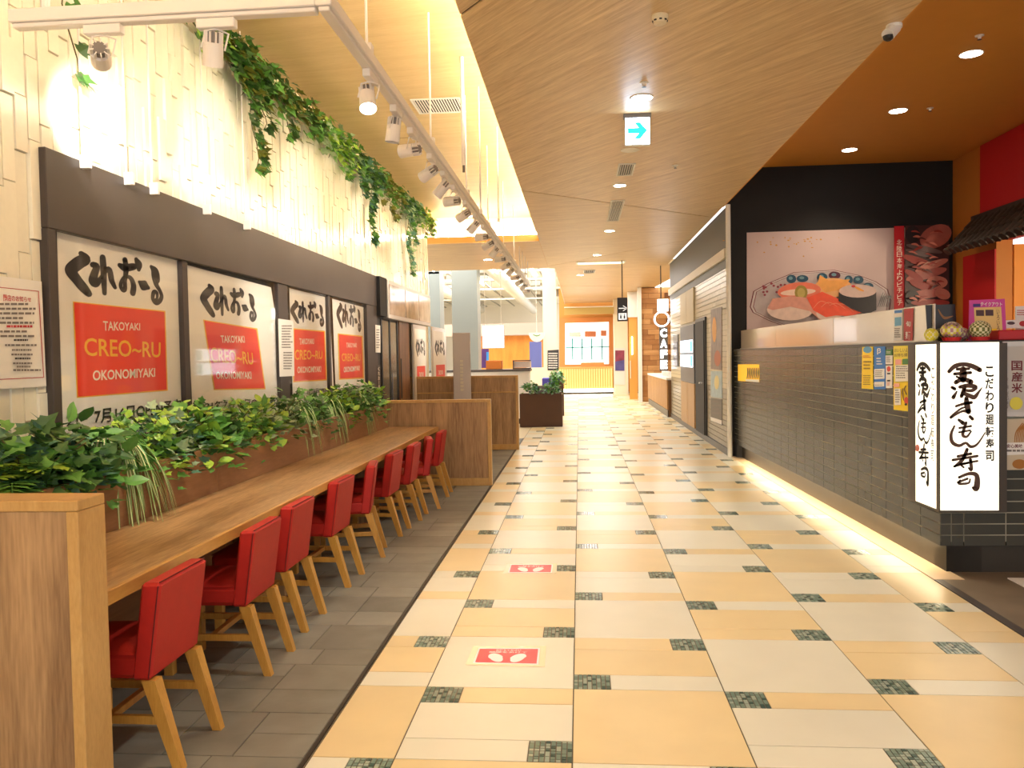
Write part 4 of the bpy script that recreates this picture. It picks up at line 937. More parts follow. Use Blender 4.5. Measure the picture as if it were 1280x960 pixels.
# ================================================================== CORNER LIGHT SIGN
sgn = thing('light_sign', 'lit white corner sign with brown brush lettering on the sushi counter', 'light sign', loc=(2.395, 5.53, 0))
fr_ = mat('sign frame bronze', (70, 60, 50), 0.4)
MB().box(0, 0.425, 0, 0.05, 0.425, 1.535, fr_).box(0, 0.03, 0.05, 0.51, 0.425, 1.535, fr_).build('casing', sgn)
lit_panel = mat('lit sign acrylic', (255, 250, 232), 0.3, emit=0.95, ecol=(255, 244, 220))
brn = mat('brown brush print', (92, 66, 52), 0.6); blk_b = mat('black brush print', (44, 36, 32), 0.6)
A = lambda L: [[(1130 + x / 7.387, 410 + y / 7.387, d * 1.6 / 7.387) for x, y, d in st] for st in L]
B = lambda L: [[(1130 + x / 4.8, 520 + y / 4.8, d * 1.45 / 4.8) for x, y, d in st] for st in L]
KANA = A([[(415, 402, 22), (470, 352, 26), (550, 335, 24), (630, 352, 28), (700, 388, 28)], [(490, 380, 18), (600, 376, 16)], [(465, 424, 18), (615, 412, 18)], [(545, 380, 34), (545, 430, 46), (545, 478, 36)], [(485, 448, 12), (510, 462, 14)], [(478, 502, 26), (545, 472, 24), (618, 498, 30)],
          [(442, 548, 18), (468, 562, 20)], [(455, 640, 24), (486, 588, 10)], [(515, 545, 20), (590, 532, 26), (662, 545, 24), (625, 578, 20), (552, 574, 16)], [(560, 545, 24), (530, 630, 22)], [(545, 600, 22), (610, 628, 26), (650, 638, 26), (690, 590, 14), (718, 552, 6)],
          [(480, 722, 14), (550, 700, 16), (622, 688, 18)], [(575, 648, 24), (580, 700, 34), (595, 772, 32)], [(590, 770, 24), (540, 768, 14), (480, 798, 12), (428, 830, 14), (452, 800, 12), (520, 748, 12), (560, 732, 10)], [(505, 848, 16), (545, 878, 24)], [(608, 818, 18), (632, 840, 20)]])
KANA += B([[(302, 60, 8), (282, 110, 13), (290, 158, 16), (330, 178, 13), (370, 162, 11), (400, 184, 13), (440, 168, 9), (486, 100, 5)], [(372, 40, 12), (352, 110, 14), (376, 124, 10), (402, 92, 7)], [(332, 72, 9), (402, 60, 9)], [(330, 98, 8), (396, 86, 8)],
           [(322, 242, 11), (402, 226, 12)], [(292, 264, 11), (440, 240, 11)], [(378, 200, 14), (352, 260, 16), (305, 302, 10)], [(300, 302, 9), (390, 280, 9)], [(398, 262, 14), (404, 322, 14), (388, 312, 8)], [(335, 288, 8), (440, 270, 9)], [(345, 298, 8), (358, 308, 8)],
           [(330, 368, 11), (390, 346, 14), (436, 358, 20), (434, 432, 26), (414, 430, 12)], [(322, 398, 9), (380, 376, 10)], [(336, 386, 9), (330, 406, 11), (386, 402, 9), (396, 378, 7)]])
S = sheet_y(5.526); S.base([(1175.5, 428.5), (1249, 427.5), (1248.5, 638), (1175.5, 638)], lit_panel, 0.002); S.brush(KANA, brn)
S.vtext('こだわり廻転寿司', 1231.5, 457, 1242, 577, blk_b, 0.03)
S.mb.build('front_panel', sgn).location = (-2.395, -5.53, 0)
KANN = [[((x - 1185) / 44, (y - 453) / 161, d / 44) for x, y, d in st] for st in KANA]
S = sheet_x(2.393, -1); S.base([(1144.5, 431), (1170, 430), (1170, 636), (1144.5, 626)], lit_panel, 0.002); brush_n(S, KANN, [(1146, 452), (1164, 453), (1163, 610), (1147, 600)], blk_b, 0.273)
S.vtext('こだわり廻転寿司', 1164.5, 459, 1168.5, 577, mat('grey thin print', (84, 80, 70), 0.6), 0.004); S.ell(1148, 560, 2.6, 4.5, mat('seal red', (214, 130, 120), 0.6))
S.mb.build('side_panel', sgn).location = (-2.395, -5.53, 0)

# ================================================================== POSTERS ON THE TILE COUNTER
def onside(u, v, off=0.002):
    """point on the counter's long tiled side"""
    n = Vector((-math.cos(SA), -math.sin(SA), 0)); p0 = Vector((2.42, 5.57, 0)) + n * off; d = ray(u, v); return CAM + d * ((p0 - CAM).dot(n) / d.dot(n))
def sheet_s(off=0.004): return Sheet(lambda u, v: onside(u, v, off), (-math.cos(SA), -math.sin(SA), 0), 0.0006)
PZ = zoom(1060, 420, 9.6); yel = mat('poster yellow', (250, 214, 20), 0.45); blu = mat('poster blue', (24, 112, 196), 0.45); pnk = mat('poster pink', (238, 170, 160), 0.5); grn2 = mat('poster green', (70, 132, 60), 0.5); sky_b = mat('poster sky', (90, 160, 200), 0.45)
S = sheet_s(); S.base(q(PZ, 170, 128, 298, 122, 300, 640, 163, 630), yel, 0.002); S.ell(*PZ(235, 165), 5.5, 4.2, sky_b); S.lines(*PZ(185, 235), *PZ(285, 270), 2, red_ink); S.lines(*PZ(190, 300), *PZ(285, 420), 3, mat('olive print', (150, 120, 30))); S.lines(*PZ(185, 470), *PZ(280, 600), 5, mat('olive print'))
S.mb.build('poster', label='narrow yellow poster with a blue disc, leftmost on the tiled counter', cat='poster', group='posters on the charcoal tiles')
S = sheet_s(); S.base(q(PZ, 310, 115, 445, 110, 450, 640, 312, 640), blu, 0.002); S.text('β', q(PZ, 350, 145, 396, 145, 396, 222, 350, 222), paper_w, 0.03); S.lines(*PZ(345, 262), *PZ(415, 360), 3, paper_w); S.poly(q(PZ, 318, 398, 442, 392, 442, 512, 318, 520), paper_w); S.lines(*PZ(330, 415), *PZ(430, 500), 4, grey_ink); S.poly(q(PZ, 320, 552, 440, 548, 440, 605, 322, 608), paper_w); S.lines(*PZ(330, 585), *PZ(430, 602), 1, grey_ink)
S.mb.build('poster', label='narrow blue poster with a white curled letter on the tiled counter', cat='poster', group='posters on the charcoal tiles')
S = sheet_s(); S.base(q(PZ, 452, 165, 530, 162, 530, 228, 452, 230), grn2, 0.002); S.lines(*PZ(462, 185), *PZ(520, 215), 2, paper_w); S.mb.build('sticker', label='small green sticker at the top between the posters', cat='sticker')
S = sheet_s(); S.base(q(PZ, 450, 234, 532, 231, 532, 338, 450, 340), paper_w, 0.002); S.lines(*PZ(460, 248), *PZ(522, 325), 5, grey_ink); S.mb.build('sticker', label='small white sticker under the green one on the counter tiles', cat='sticker')
S = sheet_s(); S.base(q(PZ, 452, 357, 530, 353, 530, 625, 454, 625), paper_w, 0.002); S.ell(*PZ(490, 395), 2.4, 3.4, mat('logo red', (220, 70, 50))); S.poly(q(PZ, 472, 442, 510, 442, 510, 460, 472, 460), ink); S.poly(q(PZ, 472, 528, 510, 526, 510, 544, 472, 546), ink); S.lines(*PZ(470, 560), *PZ(515, 600), 3, red_ink); S.mb.build('sticker', label='tall white payment sticker with a red ring on the counter tiles', cat='sticker')
S = sheet_s(); S.base(q(PZ, 545, 112, 772, 100, 775, 912, 548, 885), mat('poster lemon', (238, 220, 70), 0.45), 0.002); S.poly(q(PZ, 548, 560, 772, 556, 774, 905, 549, 880), yel); S.text('おいしいよね', q(PZ, 560, 150, 755, 140, 755, 190, 560, 195), brn); S.text('お持ち帰り', q(PZ, 558, 212, 750, 200, 750, 248, 558, 252), brn)
S.poly(q(PZ, 572, 282, 645, 278, 645, 342, 572, 345), pnk); S.poly(q(PZ, 658, 276, 738, 272, 738, 338, 658, 342), grn2); S.poly(q(PZ, 572, 352, 740, 346, 740, 540, 572, 548), paper); S.lines(*PZ(585, 360), *PZ(732, 520), 6, grey_ink); S.poly(q(PZ, 562, 570, 625, 567, 625, 610, 562, 612), pnk); S.poly(q(PZ, 565, 632, 640, 630, 645, 825, 568, 830), paper); S.lines(*PZ(575, 645), *PZ(635, 810), 6, grey_ink)
S.brush([[(*PZ(672, 630), 1), (*PZ(665, 680), 1.4), (*PZ(680, 770), 1)], [(*PZ(705, 600), 1.2), (*PZ(690, 640), 1.2), (*PZ(712, 700), 1.4)]], brn); S.ell(*PZ(712, 775), 2.6, 4.6, mat('logo red')); S.ell(*PZ(708, 820), 1.6, 1.6, ink)
S.mb.build('poster', label='large yellow menu poster beside the lit corner sign', cat='poster', group='posters on the charcoal tiles')
# posters right of the sign
RZ1 = zoom(1130, 410, 7.387)
S = sheet_y(5.555); S.base([(1253.5, 427), (1310, 426), (1310, 521), (1253.5, 520.5)], mat('silver frame'), 0.006); S.poly(q(RZ1, 935, 170, 1300, 165, 1300, 775, 935, 775), mat('rice poster grey', (196, 190, 182), 0.4)); S.vtext('国産米', *RZ1(990, 296), *RZ1(1092, 606), mat('maroon print', (110, 34, 40)), 0.025); S.vtext('を使用しています', *RZ1(940, 455), *RZ1(962, 745), grey_ink, 0.01); S.ell(*RZ1(1030, 695), 8, 8, mat('lemon blot', (226, 216, 80)))
S.mb.build('rice_poster', label='framed grey poster with red upright lettering beside the corner sign', cat='poster')
S = sheet_y(5.555); S.base([(1256, 524), (1310, 522), (1310, 587), (1256, 587.5)], mat('rice poster cream', (204, 188, 160), 0.4), 0.004); r9 = random.Random(4)
S.brush([[(1268 + k * 2.0, 553, 1.0), (1270 + k * 2.4, 540 - k, 1.5), (1278 + k * 2.6, 529, 1.2)] for k in range(8)], mat('rice ear gold', (168, 110, 40))); S.poly([(1256.5, 553.5), (1310, 552), (1310, 567), (1256.5, 569)], paper_w); S.tbox('安心美味', 1258, 555, 1278, 560, mat('maroon print'), 0.02); S.lines(1258, 562, 1300, 567, 1, grey_ink, 0.5, 0); S.ell(1274, 580, 9, 6, mat('rice ear gold'))
S.mb.build('rice_poster', label='lower cream poster with a golden rice ear on the counter front', cat='poster')

# ================================================================== ON TOP OF THE COUNTER
scr = thing('counter_screen', 'long white acrylic screen standing on the sushi counter', 'screen', loc=(2.42, 5.57, 1.552), rz=SA)
acr = mat('white acrylic', (232, 220, 204), 0.14, coat=0.4, noise=0.04, nscale=2)
for y0, y1 in ((0.32, 2.4), (2.41, 4.5), (4.51, 6.4)): MB().box(0.1, 0.112, y0, y1, 0.0, 0.265, acr, 0.002).build('panel', scr)
MB().box(0.085, 0.127, 0.32, 6.4, 0, 0.012, mat('clear foot', (200, 192, 180), 0.3)).build('foot_channel', scr)
SZ = zoom(920, 270, 4.571)
def onscr(u, v): 
    return onside(u, v, -0.092)
S = Sheet(onscr, (-math.cos(SA), -math.sin(SA), 0)); S.base(q(SZ, 902, 535, 952, 530, 950, 708, 900, 712), paper_w, 0.001); S.poly(q(SZ, 906, 540, 950, 536, 950, 552, 906, 556), blu); S.poly(q(SZ, 908, 580, 946, 576, 946, 625, 908, 630), sky_b); S.lines(*SZ(906, 640), *SZ(945, 700), 5, grey_ink); S.mb.build('flyer', label='small white and blue flyer on the acrylic screen', cat='flyer')
S = Sheet(onscr, (-math.cos(SA), -math.sin(SA), 0)); S.base(q(SZ, 960, 530, 1013, 526, 1008, 712, 958, 714), mat('flyer red', (178, 40, 44), 0.5), 0.001); S.text('麺', q(SZ, 968, 660, 998, 660, 998, 705, 968, 705), paper_w, 0.02); S.text('旬', q(SZ, 972, 600, 1000, 600, 1000, 632, 972, 632), paper_w, 0.02); S.mb.build('flyer', label='small red flyer on the acrylic screen', cat='flyer')
S = sheet_y(5.92); TZ = zoom(1130, 360, 8.533); S.base(q(TZ, 232, 182, 545, 172, 570, 500, 255, 520), mat('black lacquer card', (22, 18, 16), 0.3), 0.01); S.brush([[(*TZ(365, 230), 1.4), (*TZ(400, 290), 2.4), (*TZ(440, 320), 3.4), (*TZ(520, 300), 1.0)]], mat('gold crane', (150, 100, 40), 0.4)); S.mb.build('display_card', label='black card with a gold bird behind the temari balls', cat='card')
def ball(cx, cy, rpx, y, mats, lab, sy=1.0, seed=0, base=True):
    c = ony(cx, cy, y); r = rpx * y / 1015; n, k = 24, 14; z = 1.553 + r * sy + (0.012 if base else 0.0); t = thing('temari_ball', lab, 'temari ball', 'temari balls on the counter', (c.x, y, z)); mb = MB(); v = [(0, 0, -r * sy)]
    for j in range(1, k):
        p = math.pi * j / k - math.pi / 2
        for i in range(n): a = 2 * math.pi * i / n; v.append((r * math.cos(p) * math.cos(a), r * math.cos(p) * math.sin(a), r * sy * math.sin(p)))
    v.append((0, 0, r * sy)); groups = {}
    for j in range(k):
        for i in range(n):
            i2 = (i + 1) % n
            f = (0, 1 + i2, 1 + i) if j == 0 else ((1 + (k - 2) * n + i, 1 + (k - 2) * n + i2, len(v) - 1) if j == k - 1 else (1 + (j - 1) * n + i, 1 + (j - 1) * n + i2, 1 + j * n + i2, 1 + j * n + i))
            zz = abs(((i + seed) % 4) - 2); groups.setdefault(mats[(min(j, k - 1 - j) + zz) % len(mats)].name, []).append(f)
    o0 = len(mb.v); mb.v += v
    for nm_, fs in groups.items():
        s = mb.slot(MATS[nm_])
        for f in fs: mb.f.append(f); mb.m.append(s)
    mb.build('ball', t, smooth=False)
    if base: MB().cyl((0, 0, -r * sy - 0.012), (0, 0, -r * sy + 0.012), r * 0.75, mat('red cushion', (206, 40, 40), 0.6), 16, r * 0.9).build('stand', t)
ty = mat('temari yellow', (214, 204, 50), 0.5); tk = mat('temari black', (40, 44, 40), 0.5); tp = mat('temari mauve', (176, 130, 150), 0.5); tg = mat('temari olive', (112, 116, 50), 0.5); tc = mat('temari cream', (226, 220, 180), 0.5)
ball(1164, 417, 8, 5.66, [ty, ty, tc, ty], 'small bright yellow temari ball, leftmost', seed=1, base=False); ball(1176, 416, 8, 5.74, [tk, tg, tk], 'dark temari ball between the yellow and mauve ones', base=False); ball(1189.5, 414, 12.3, 5.62, [tp, ty, tc, tp, tg], 'large yellow and mauve temari ball on a red cushion', 0.85); ball(1203, 415, 8, 5.76, [tp, tc, tp], 'small mauve temari ball half hidden behind the large one', base=False); ball(1225, 414, 12, 5.62, [tc, tg, tc, tg], 'green and cream temari ball in front of the pink card', 0.9)
S = sheet_y(5.78); S.base(q(TZ, 700, 130, 1075, 115, 1095, 545, 690, 560), mat('card magenta', (214, 70, 160), 0.4), 0.01); S.poly(q(TZ, 745, 210, 1035, 200, 1055, 520, 760, 520), mat('card apricot', (240, 206, 130), 0.5)); S.text('テイクアウト', q(TZ, 815, 150, 1045, 150, 1045, 195, 815, 195), paper_w, 0.02); S.poly(q(TZ, 735, 170, 812, 168, 812, 200, 735, 202), mat('card indigo', (64, 50, 130))); S.poly(q(TZ, 765, 235, 850, 235, 852, 298, 768, 298), mat('food brown', (84, 56, 60))); S.poly(q(TZ, 865, 232, 950, 232, 952, 296, 868, 296), mat('food brown')); S.vtext('いろいろ', *TZ(985, 225), *TZ(1015, 460), mat('maroon print')); S.poly(q(TZ, 915, 440, 985, 430, 985, 490, 915, 490), yel)
S.mb.build('menu_card', label='pink and apricot menu card standing behind the green temari ball', cat='menu card')
MB().box(2.83, 3.3, 5.66, 5.82, 1.553, 1.62, mat('red box', (200, 34, 38), 0.4), 0.006).build('box', label='flat red box on the counter right of the pink card', cat='box')
S = sheet_y(5.8); S.base(q(TZ, 1088, 345, 1300, 330, 1300, 430, 1090, 430), paper_w, 0.01); S.ell(*TZ(1140, 375), 5, 2, mat('food brown')); S.ell(*TZ(1270, 380), 5, 3.5, mat('flyer red')); S.mb.build('menu_card', label='low white card with small food pictures on the red box', cat='menu card')
S = sheet_y(5.86); S.base(q(TZ, 1190, 195, 1320, 190, 1320, 560, 1192, 560), paper_w, 0.01); S.lines(*TZ(1205, 235), *TZ(1290, 300), 3, red_ink); S.mb.build('menu_card', label='upright white card at the right edge of the counter', cat='menu card')
# yellow lit niche at the far end of the tile wall
nc = thing('display_niche', 'small yellow lit niche with a dark woven piece in the tile wall', 'display niche'); S = sheet_s(0.003); S.k = 0; NQ = q(ident, 922.5, 455.5, 949, 455.5, 949, 478, 922.5, 476); S.base(NQ, mat('niche yellow', (246, 190, 30), 0.5, emit=0.35), 0.002); S.poly(q(ident, 932, 474, 949, 474.5, 949, 478, 932, 476.5), paper_w); S.brush([[(934 + k * 2.2, 473, 1.0), (935 + k * 2.2, 466, 1.6), (934.5 + k * 2.2, 460, 1.0)] for k in range(7)], ink); S.mb.build('recess', nc)

# ================================================================== SUSHI PICTURE
S = sheet_y(11.94, 0.002); S.base(q(SZ, 62, 95, 1193, 58, 1193, 745, 62, 745), mat('mauve backdrop', (206, 182, 176), 0.4, noise=0.1, nscale=1.2), 0.006)
C = lambda n, *c: mat('sushi ' + n, c, 0.4, noise=0.1, nscale=12)
r8 = random.Random(2)
for k in range(26): S.k -= 1; S.ell(*SZ(r8.gauss(330, 110), 120 + abs(r8.gauss(30, 40))), r8.uniform(0.5, 1.8), r8.uniform(0.4, 1.2), C('gold', 206, 150, 70), n=7)
plate = [(78, 520), (98, 430), (180, 385), (330, 322), (560, 308), (700, 338), (800, 375), (868, 420), (886, 480), (870, 600), (700, 720), (300, 640), (180, 595), (95, 552)]
def pl(sc, m): S.poly([SZ(480 + (x - 480) * sc, 500 + (y - 500) * sc) for x, y in plate], m)
pl(1.0, C('rim', 110, 40, 48)); pl(0.985, C('plate edge', 214, 200, 194)); pl(0.955, C('rim2', 130, 56, 60)); pl(0.945, C('plate', 196, 182, 178))
for x, y, a, b in ((315, 360, 28, 24), (378, 358, 34, 20), (490, 350, 30, 24), (560, 340, 34, 22), (640, 365, 24, 24), (695, 366, 30, 22), (750, 402, 30, 20)): S.ell(*SZ(x, y), a / 4.57, b / 4.57, C('teal', 34, 78, 100) if x != 560 else C('plum', 84, 36, 56)); S.ell(*SZ(x - 4, y - 4), a / 11, b / 11, C('teal light', 110, 150, 160))
for k in range(16): S.ell(*SZ(150 + r8.random() * 125, 385 + r8.random() * 70), 1.7, 1.5, C('berry', 150, 60, 70), n=8)
for k in range(6): S.brush([[(*SZ(800 + k * 11, 520), 0.8), (*SZ(815 + k * 11, 480 - k * 4), 1.4), (*SZ(830 + k * 9, 440 + k * 6), 0.8)]], C('leafgrey', 110, 110, 110))
S.ell(*SZ(545, 412), 24, 12, C('pale orange', 238, 176, 112)); S.poly(q(SZ, 455, 390, 470, 340, 520, 372, 640, 365, 600, 420, 500, 440), C('orange fin', 240, 168, 84))
S.ell(*SZ(352, 432), 27, 11, C('shrimp', 236, 124, 92), -4); S.ell(*SZ(345, 438), 22, 4, C('shrimp white', 244, 208, 184), -4); S.ell(*SZ(362, 440), 8, 9, C('lime', 158, 138, 56)); S.ell(*SZ(362, 442), 5, 6, C('lime in', 192, 170, 90))
S.ell(*SZ(300, 535), 29, 14, C('rice', 234, 206, 188)); S.poly(q(SZ, 170, 530, 200, 475, 300, 460, 400, 470, 470, 530, 540, 590, 470, 598, 410, 545, 300, 520, 200, 540), C('white fish', 224, 158, 136))
S.ell(*SZ(520, 560), 16, 9, C('rice')); S.poly(q(SZ, 393, 470, 480, 436, 560, 470, 720, 548, 640, 575, 560, 570, 500, 580, 430, 540), C('salmon', 246, 92, 56))
for k in range(4): S.brush([[(*SZ(430 + k * 45, 530 - k * 8), 0.6), (*SZ(470 + k * 45, 490 + k * 6), 0.9), (*SZ(520 + k * 45, 505 + k * 14), 0.5)]], C('salmon light', 252, 150, 110))
S.poly(q(SZ, 573, 440, 785, 440, 786, 540, 730, 566, 640, 530, 573, 488), C('nori', 34, 28, 30)); S.ell(*SZ(680, 432), 23.2, 8.2, C('gunkan top', 216, 188, 176)); S.brush([[(*SZ(660, 405), 1.5), (*SZ(685, 420), 3), (*SZ(712, 432), 1.5)]], C('gold flake', 232, 160, 60)); S.ell(*SZ(655, 405), 2.5, 1.6, C('roe', 210, 60, 60))
S.poly(q(SZ, 884, 66, 942, 64, 942, 745, 884, 745), mat('picture red band', (186, 14, 26), 0.5)); S.vtext('北陸日本海よりピチピチ', *SZ(899, 140), *SZ(928, 516), txt_w, 0.004)
S.poly(q(SZ, 943, 64, 1191, 60, 1191, 740, 943, 740), C('seafood dark', 62, 28, 26))
for x, y, a, b, rt, c in ((1115, 125, 95, 62, -25, 'a'), (985, 115, 40, 50, 0, 'k'), (1050, 195, 105, 16, 12, 'g'), (1030, 222, 90, 14, 14, 'g'), (1010, 262, 90, 20, 18, 'r'), (1090, 290, 100, 22, -20, 'b'), (1060, 340, 120, 26, -15, 'a'), (990, 345, 60, 18, 30, 'r'), (1120, 385, 60, 36, 0, 'b'), (1030, 400, 70, 24, 20, 'r'), (1060, 450, 120, 26, -8, 'a'), (1150, 450, 45, 30, 20, 'b'), (980, 470, 40, 40, 0, 'k'), (1080, 500, 110, 20, 0, 'r')):
    S.ell(*SZ(x, y), a / 4.57, b / 4.57, {'a': C('seafood pink', 170, 92, 80), 'b': C('seafood blush', 190, 116, 98), 'r': C('seafood red', 150, 52, 42), 'g': C('seafood grey', 104, 84, 82), 'k': C('seafood black', 30, 20, 20)}[c], rt)
for k in range(34): x, y = 950 + r8.random() * 215, 90 + r8.random() * 410; a = r8.uniform(-0.6, 0.6); S.brush([[(*SZ(x, y), r8.uniform(0.8, 2)), (*SZ(x + 22, y + 22 * a - 6), r8.uniform(1.5, 3)), (*SZ(min(1185, x + 46), y + 46 * a), 0.6)]], C(*r8.choice((('seafood coral', 196, 110, 90), ('seafood deep', 90, 34, 30), ('seafood cream', 206, 150, 128), ('seafood red', 150, 52, 42)))))
S.mb.build('sushi_picture', label='large wall picture of sushi on a painted plate with a red lettered band', cat='picture')

# ================================================================== TILED EAVE
ev = thing('tiled_eave', 'dark Japanese tiled eave along the red wall of the sushi shop', 'eave', loc=(5.3, 11.25, 0)); kw = mat('dark roof tile', (56, 46, 38), 0.45, var=0.15, noise=0.1)
ridge, eave = Vector((-0.012, 0, 3.19)), Vector((-0.37, 0, 2.78)); sl = (eave - ridge); L_ = sl.length; sn = sl.normalized(); nrm = Vector((-sn.z, 0, sn.x)); nrm = nrm if nrm.z > 0 else -nrm
mesh_roll = None
for k in range(34):
    yy = -0.08 - k * 0.16
    if mesh_roll is None:
        mb = MB()
        for part in range(3):
            a = ridge + sn * (L_ * part / 3); b = ridge + sn * (L_ * (part + 1) / 3 + 0.02); mb.cyl(a + nrm * 0.02, b + nrm * 0.03, 0.042, kw, 12, 0.046)
            mb.obox((a + b) / 2 + Vector((0, -0.08, 0)) + nrm * (0.0), sn * (L_ / 6 + 0.012), Vector((0, 0.075, 0)), nrm * 0.012, kw)
        mb.cyl(eave + nrm * 0.03 + sn * 0.01, eave + nrm * 0.03 + sn * 0.04, 0.055, kw, 14); o = mb.build('roof_tile', ev); mesh_roll = o.data; o.location = (0, yy, 0)
    else: link('roof_tile', mesh_roll, ev, loc=(0, yy, 0))
MB().obox((-0.03, -2.72, 3.2), (0.05, 0, 0), (0, 2.72, 0), (0, 0, 0.04), kw).build('ridge_cap', ev)
MB().obox(ridge.lerp(eave, 0.5) - nrm * 0.03 + Vector((0, -2.72, 0)), sn * (L_ / 2), Vector((0, 2.72, 0)), nrm * 0.012, mat('eave board', (70, 40, 24), 0.6)).build('eave_board', ev)

lmp = thing('fill_lamp', 'added warm fill lamp out of view inside the sushi shop opening below the eave', 'lamp', loc=(6.1, 8.6, 2.55)); MB().lathe([(0.11, 0.0), (0.13, 0.08), (0.11, 0.2), (0.04, 0.24)], (0, 0, -0.2), mat('fill lamp shade', (255, 214, 150), emit=3), 16).build('shade', lmp); MB().cyl((0, 0, 0.03), (0, 0, 1.58), 0.006, black, 6).build('cord', lmp)  # lamp added out of view to brighten the orange interior
l = bpy.data.lights.new('fill_glow', 'POINT'); l.energy = 90; l.color = (1, 0.8, 0.55); l.shadow_soft_size = 0.15; o = bpy.data.objects.new('fill_glow', l); COL.objects.link(o); o.parent = lmp; o.location = (-0.1, 0.0, -0.35)

# ================================================================== FAR RIGHT WALL
wr = MB(); wr.box(2.21, 2.5, 12.0, 19.4, 0, 3.614, grout_l)
wfr = wr.build('wall_far_right', label='far right wall of pale courses under a charcoal band and white rail', cat='wall', kind='structure')
MB().box(2.195, 2.21, 12.0, 19.4, 3.02, 3.614, mat('charcoal band', (84, 84, 84), 0.5)).build('upper_band', wfr); MB().box(2.15, 2.21, 12.0, 19.4, 2.87, 3.01, mat('white rail', (226, 216, 200), 0.5)).build('rail', wfr); MB().box(2.19, 2.21, 12.0, 19.4, 2.74, 2.868, mat('charcoal band')).build('lower_band', wfr); MB().box(2.18, 2.21, 12.0, 19.4, 0, 0.1, slate_dark).build('base_band', wfr)
crs = MB(); z = 0.1; i = 0
while z < 2.72:
    y = 12.0 - (0.15 if i % 2 else 0)
    while y < 19.4: crs.box(2.198, 2.21, max(12.0, y) + 0.004, min(19.4, y + 0.3) - 0.004, z + 0.004, z + 0.075, beige_tile if z > 0.93 else taupe_tile); y += 0.3
    z += 0.079; i += 1
crs.build('wall_courses', wfr, kind='stuff')
MB().cyl((2.19, 11.88, 0), (2.19, 11.88, 3.613), 0.035, white_paint, 16).build('pole', label='white corner pole between the tile counter and the far right wall', cat='pole')
def wallbox(name, y0, y1, z0, z1, m, label, cat, x=2.194, t=0.02): return MB().box(x - t, x, y0, y1, z0, z1, m, 0.002).build(name, label=label, cat=cat)
S = sheet_x(2.192, -1, 0.001); S.base([(888.5, 387), (902, 383.5), (902, 463), (888.5, 461)], mat('hanging picture', (120, 104, 96), 0.4, noise=0.5, nscale=9), 0.01); S.ell(893, 412, 2.6, 16, mat('picture amber', (222, 160, 60))); S.ell(897, 448, 4, 10, mat('picture rust', (176, 96, 56))); S.mb.build('hanging_poster', label='tall dim amber picture hanging on the far right wall', cat='poster')
S = sheet_x(2.192, -1, 0.001); S.base([(888.5, 464), (902.5, 464), (902.5, 498), (888.5, 496)], mat('pale blue poster', (150, 178, 190), 0.4, noise=0.2, nscale=9), 0.01); S.ell(896, 478, 3, 9, mat('cream blot', (226, 212, 150))); S.mb.build('hanging_poster', label='pale blue poster below the tall amber picture', cat='poster')
S = sheet_x(2.192, -1, 0.001); S.base([(888.5, 497), (902.5, 499), (902.5, 532), (888.5, 526)], mat('black menu poster', (70, 64, 58), 0.4), 0.01); S.lines(890, 501, 901, 520, 4, grey_ink); S.poly([(888.5, 521), (902.5, 525.5), (902.5, 531), (888.5, 525.5)], paper_w); S.mb.build('hanging_poster', label='dark menu board lowest of the three on the far right wall', cat='poster')
dr = thing('door_3', 'black door with a steel lever in the far right wall', 'door', kind='structure', loc=(2.2, 14.55, 0)); MB().box(-0.03, 0.0, -0.56, 0.6, 0.1, 2.12, mat('door frame grey', (70, 68, 66), 0.4)).build('frame', dr); MB().box(-0.045, -0.031, -0.5, 0.52, 0.1, 2.06, mat('black door', (20, 20, 24), 0.6)).build('leaf', dr); MB().box(-0.1, -0.046, -0.4, -0.37, 0.98, 1.01, mat('steel', (200, 200, 205), 0.25, metal=0.9)).box(-0.1, -0.088, -0.4, -0.26, 0.98, 1.0, mat('steel')).build('handle', dr)
mn = thing('digital_menu', 'dark wall niche with two glowing menu screens', 'screen', loc=(2.2, 16.35, 0)); MB().box(-0.03, 0, -1.0, 1.0, 0.94, 2.05, mat('niche slate', (92, 94, 104), 0.4)).build('back_panel', mn)
for z0, z1, k in ((1.52, 1.76, 1), (1.24, 1.48, 2)): sc_ = MB(); sc_.box(-0.04, -0.031, -0.85, 0.95, z0, z1, mat('menu screen glow', (220, 240, 255), emit=2.6)); o = sc_.build('screen', mn); MB().box(-0.0405, -0.0402, -0.85, -0.6, z0 + 0.02, z1 - 0.02, mat('screen teal', (80, 190, 210), emit=0.8)).build('picture_strip', o)
for k in range(2): MB().box(2.17, 2.198, 15.36 + k * 1.0, 16.33 + k * 1.0, 0.1, 0.93, wood('niche timber', (196, 158, 106), (160, 120, 74), (9, 9, 0.8)), 0.003).build('cupboard_door', label=('nearer timber cupboard panel below the menu screens', 'farther timber cupboard panel below the menu screens')[k], cat='cupboard'); MB().box(2.17, 2.198, 15.36 + k * 1.0, 16.33 + k * 1.0, 2.1, 2.73, mat('cream panel', (206, 192, 162), 0.5), 0.003).build('wall_panel', label=('nearer cream panel above the menu screens', 'farther cream panel above the menu screens')[k], cat='panel')
bp_ = thing('notice_screen', 'small dark blue screen with a white bar past the menu screens', 'screen', loc=(2.2, 18.25, 1.5)); MB().box(-0.03, 0, -0.4, 0.42, -0.28, 0.42, mat('screen grey', (150, 150, 156), 0.4)).build('casing', bp_); MB().box(-0.036, -0.031, -0.37, 0.38, -0.26, 0.26, mat('navy screen', (30, 32, 66), 0.3)).build('screen', bp_); MB().box(-0.039, -0.0365, -0.2, 0.2, -0.03, 0.02, wl_).build('bar', bp_)
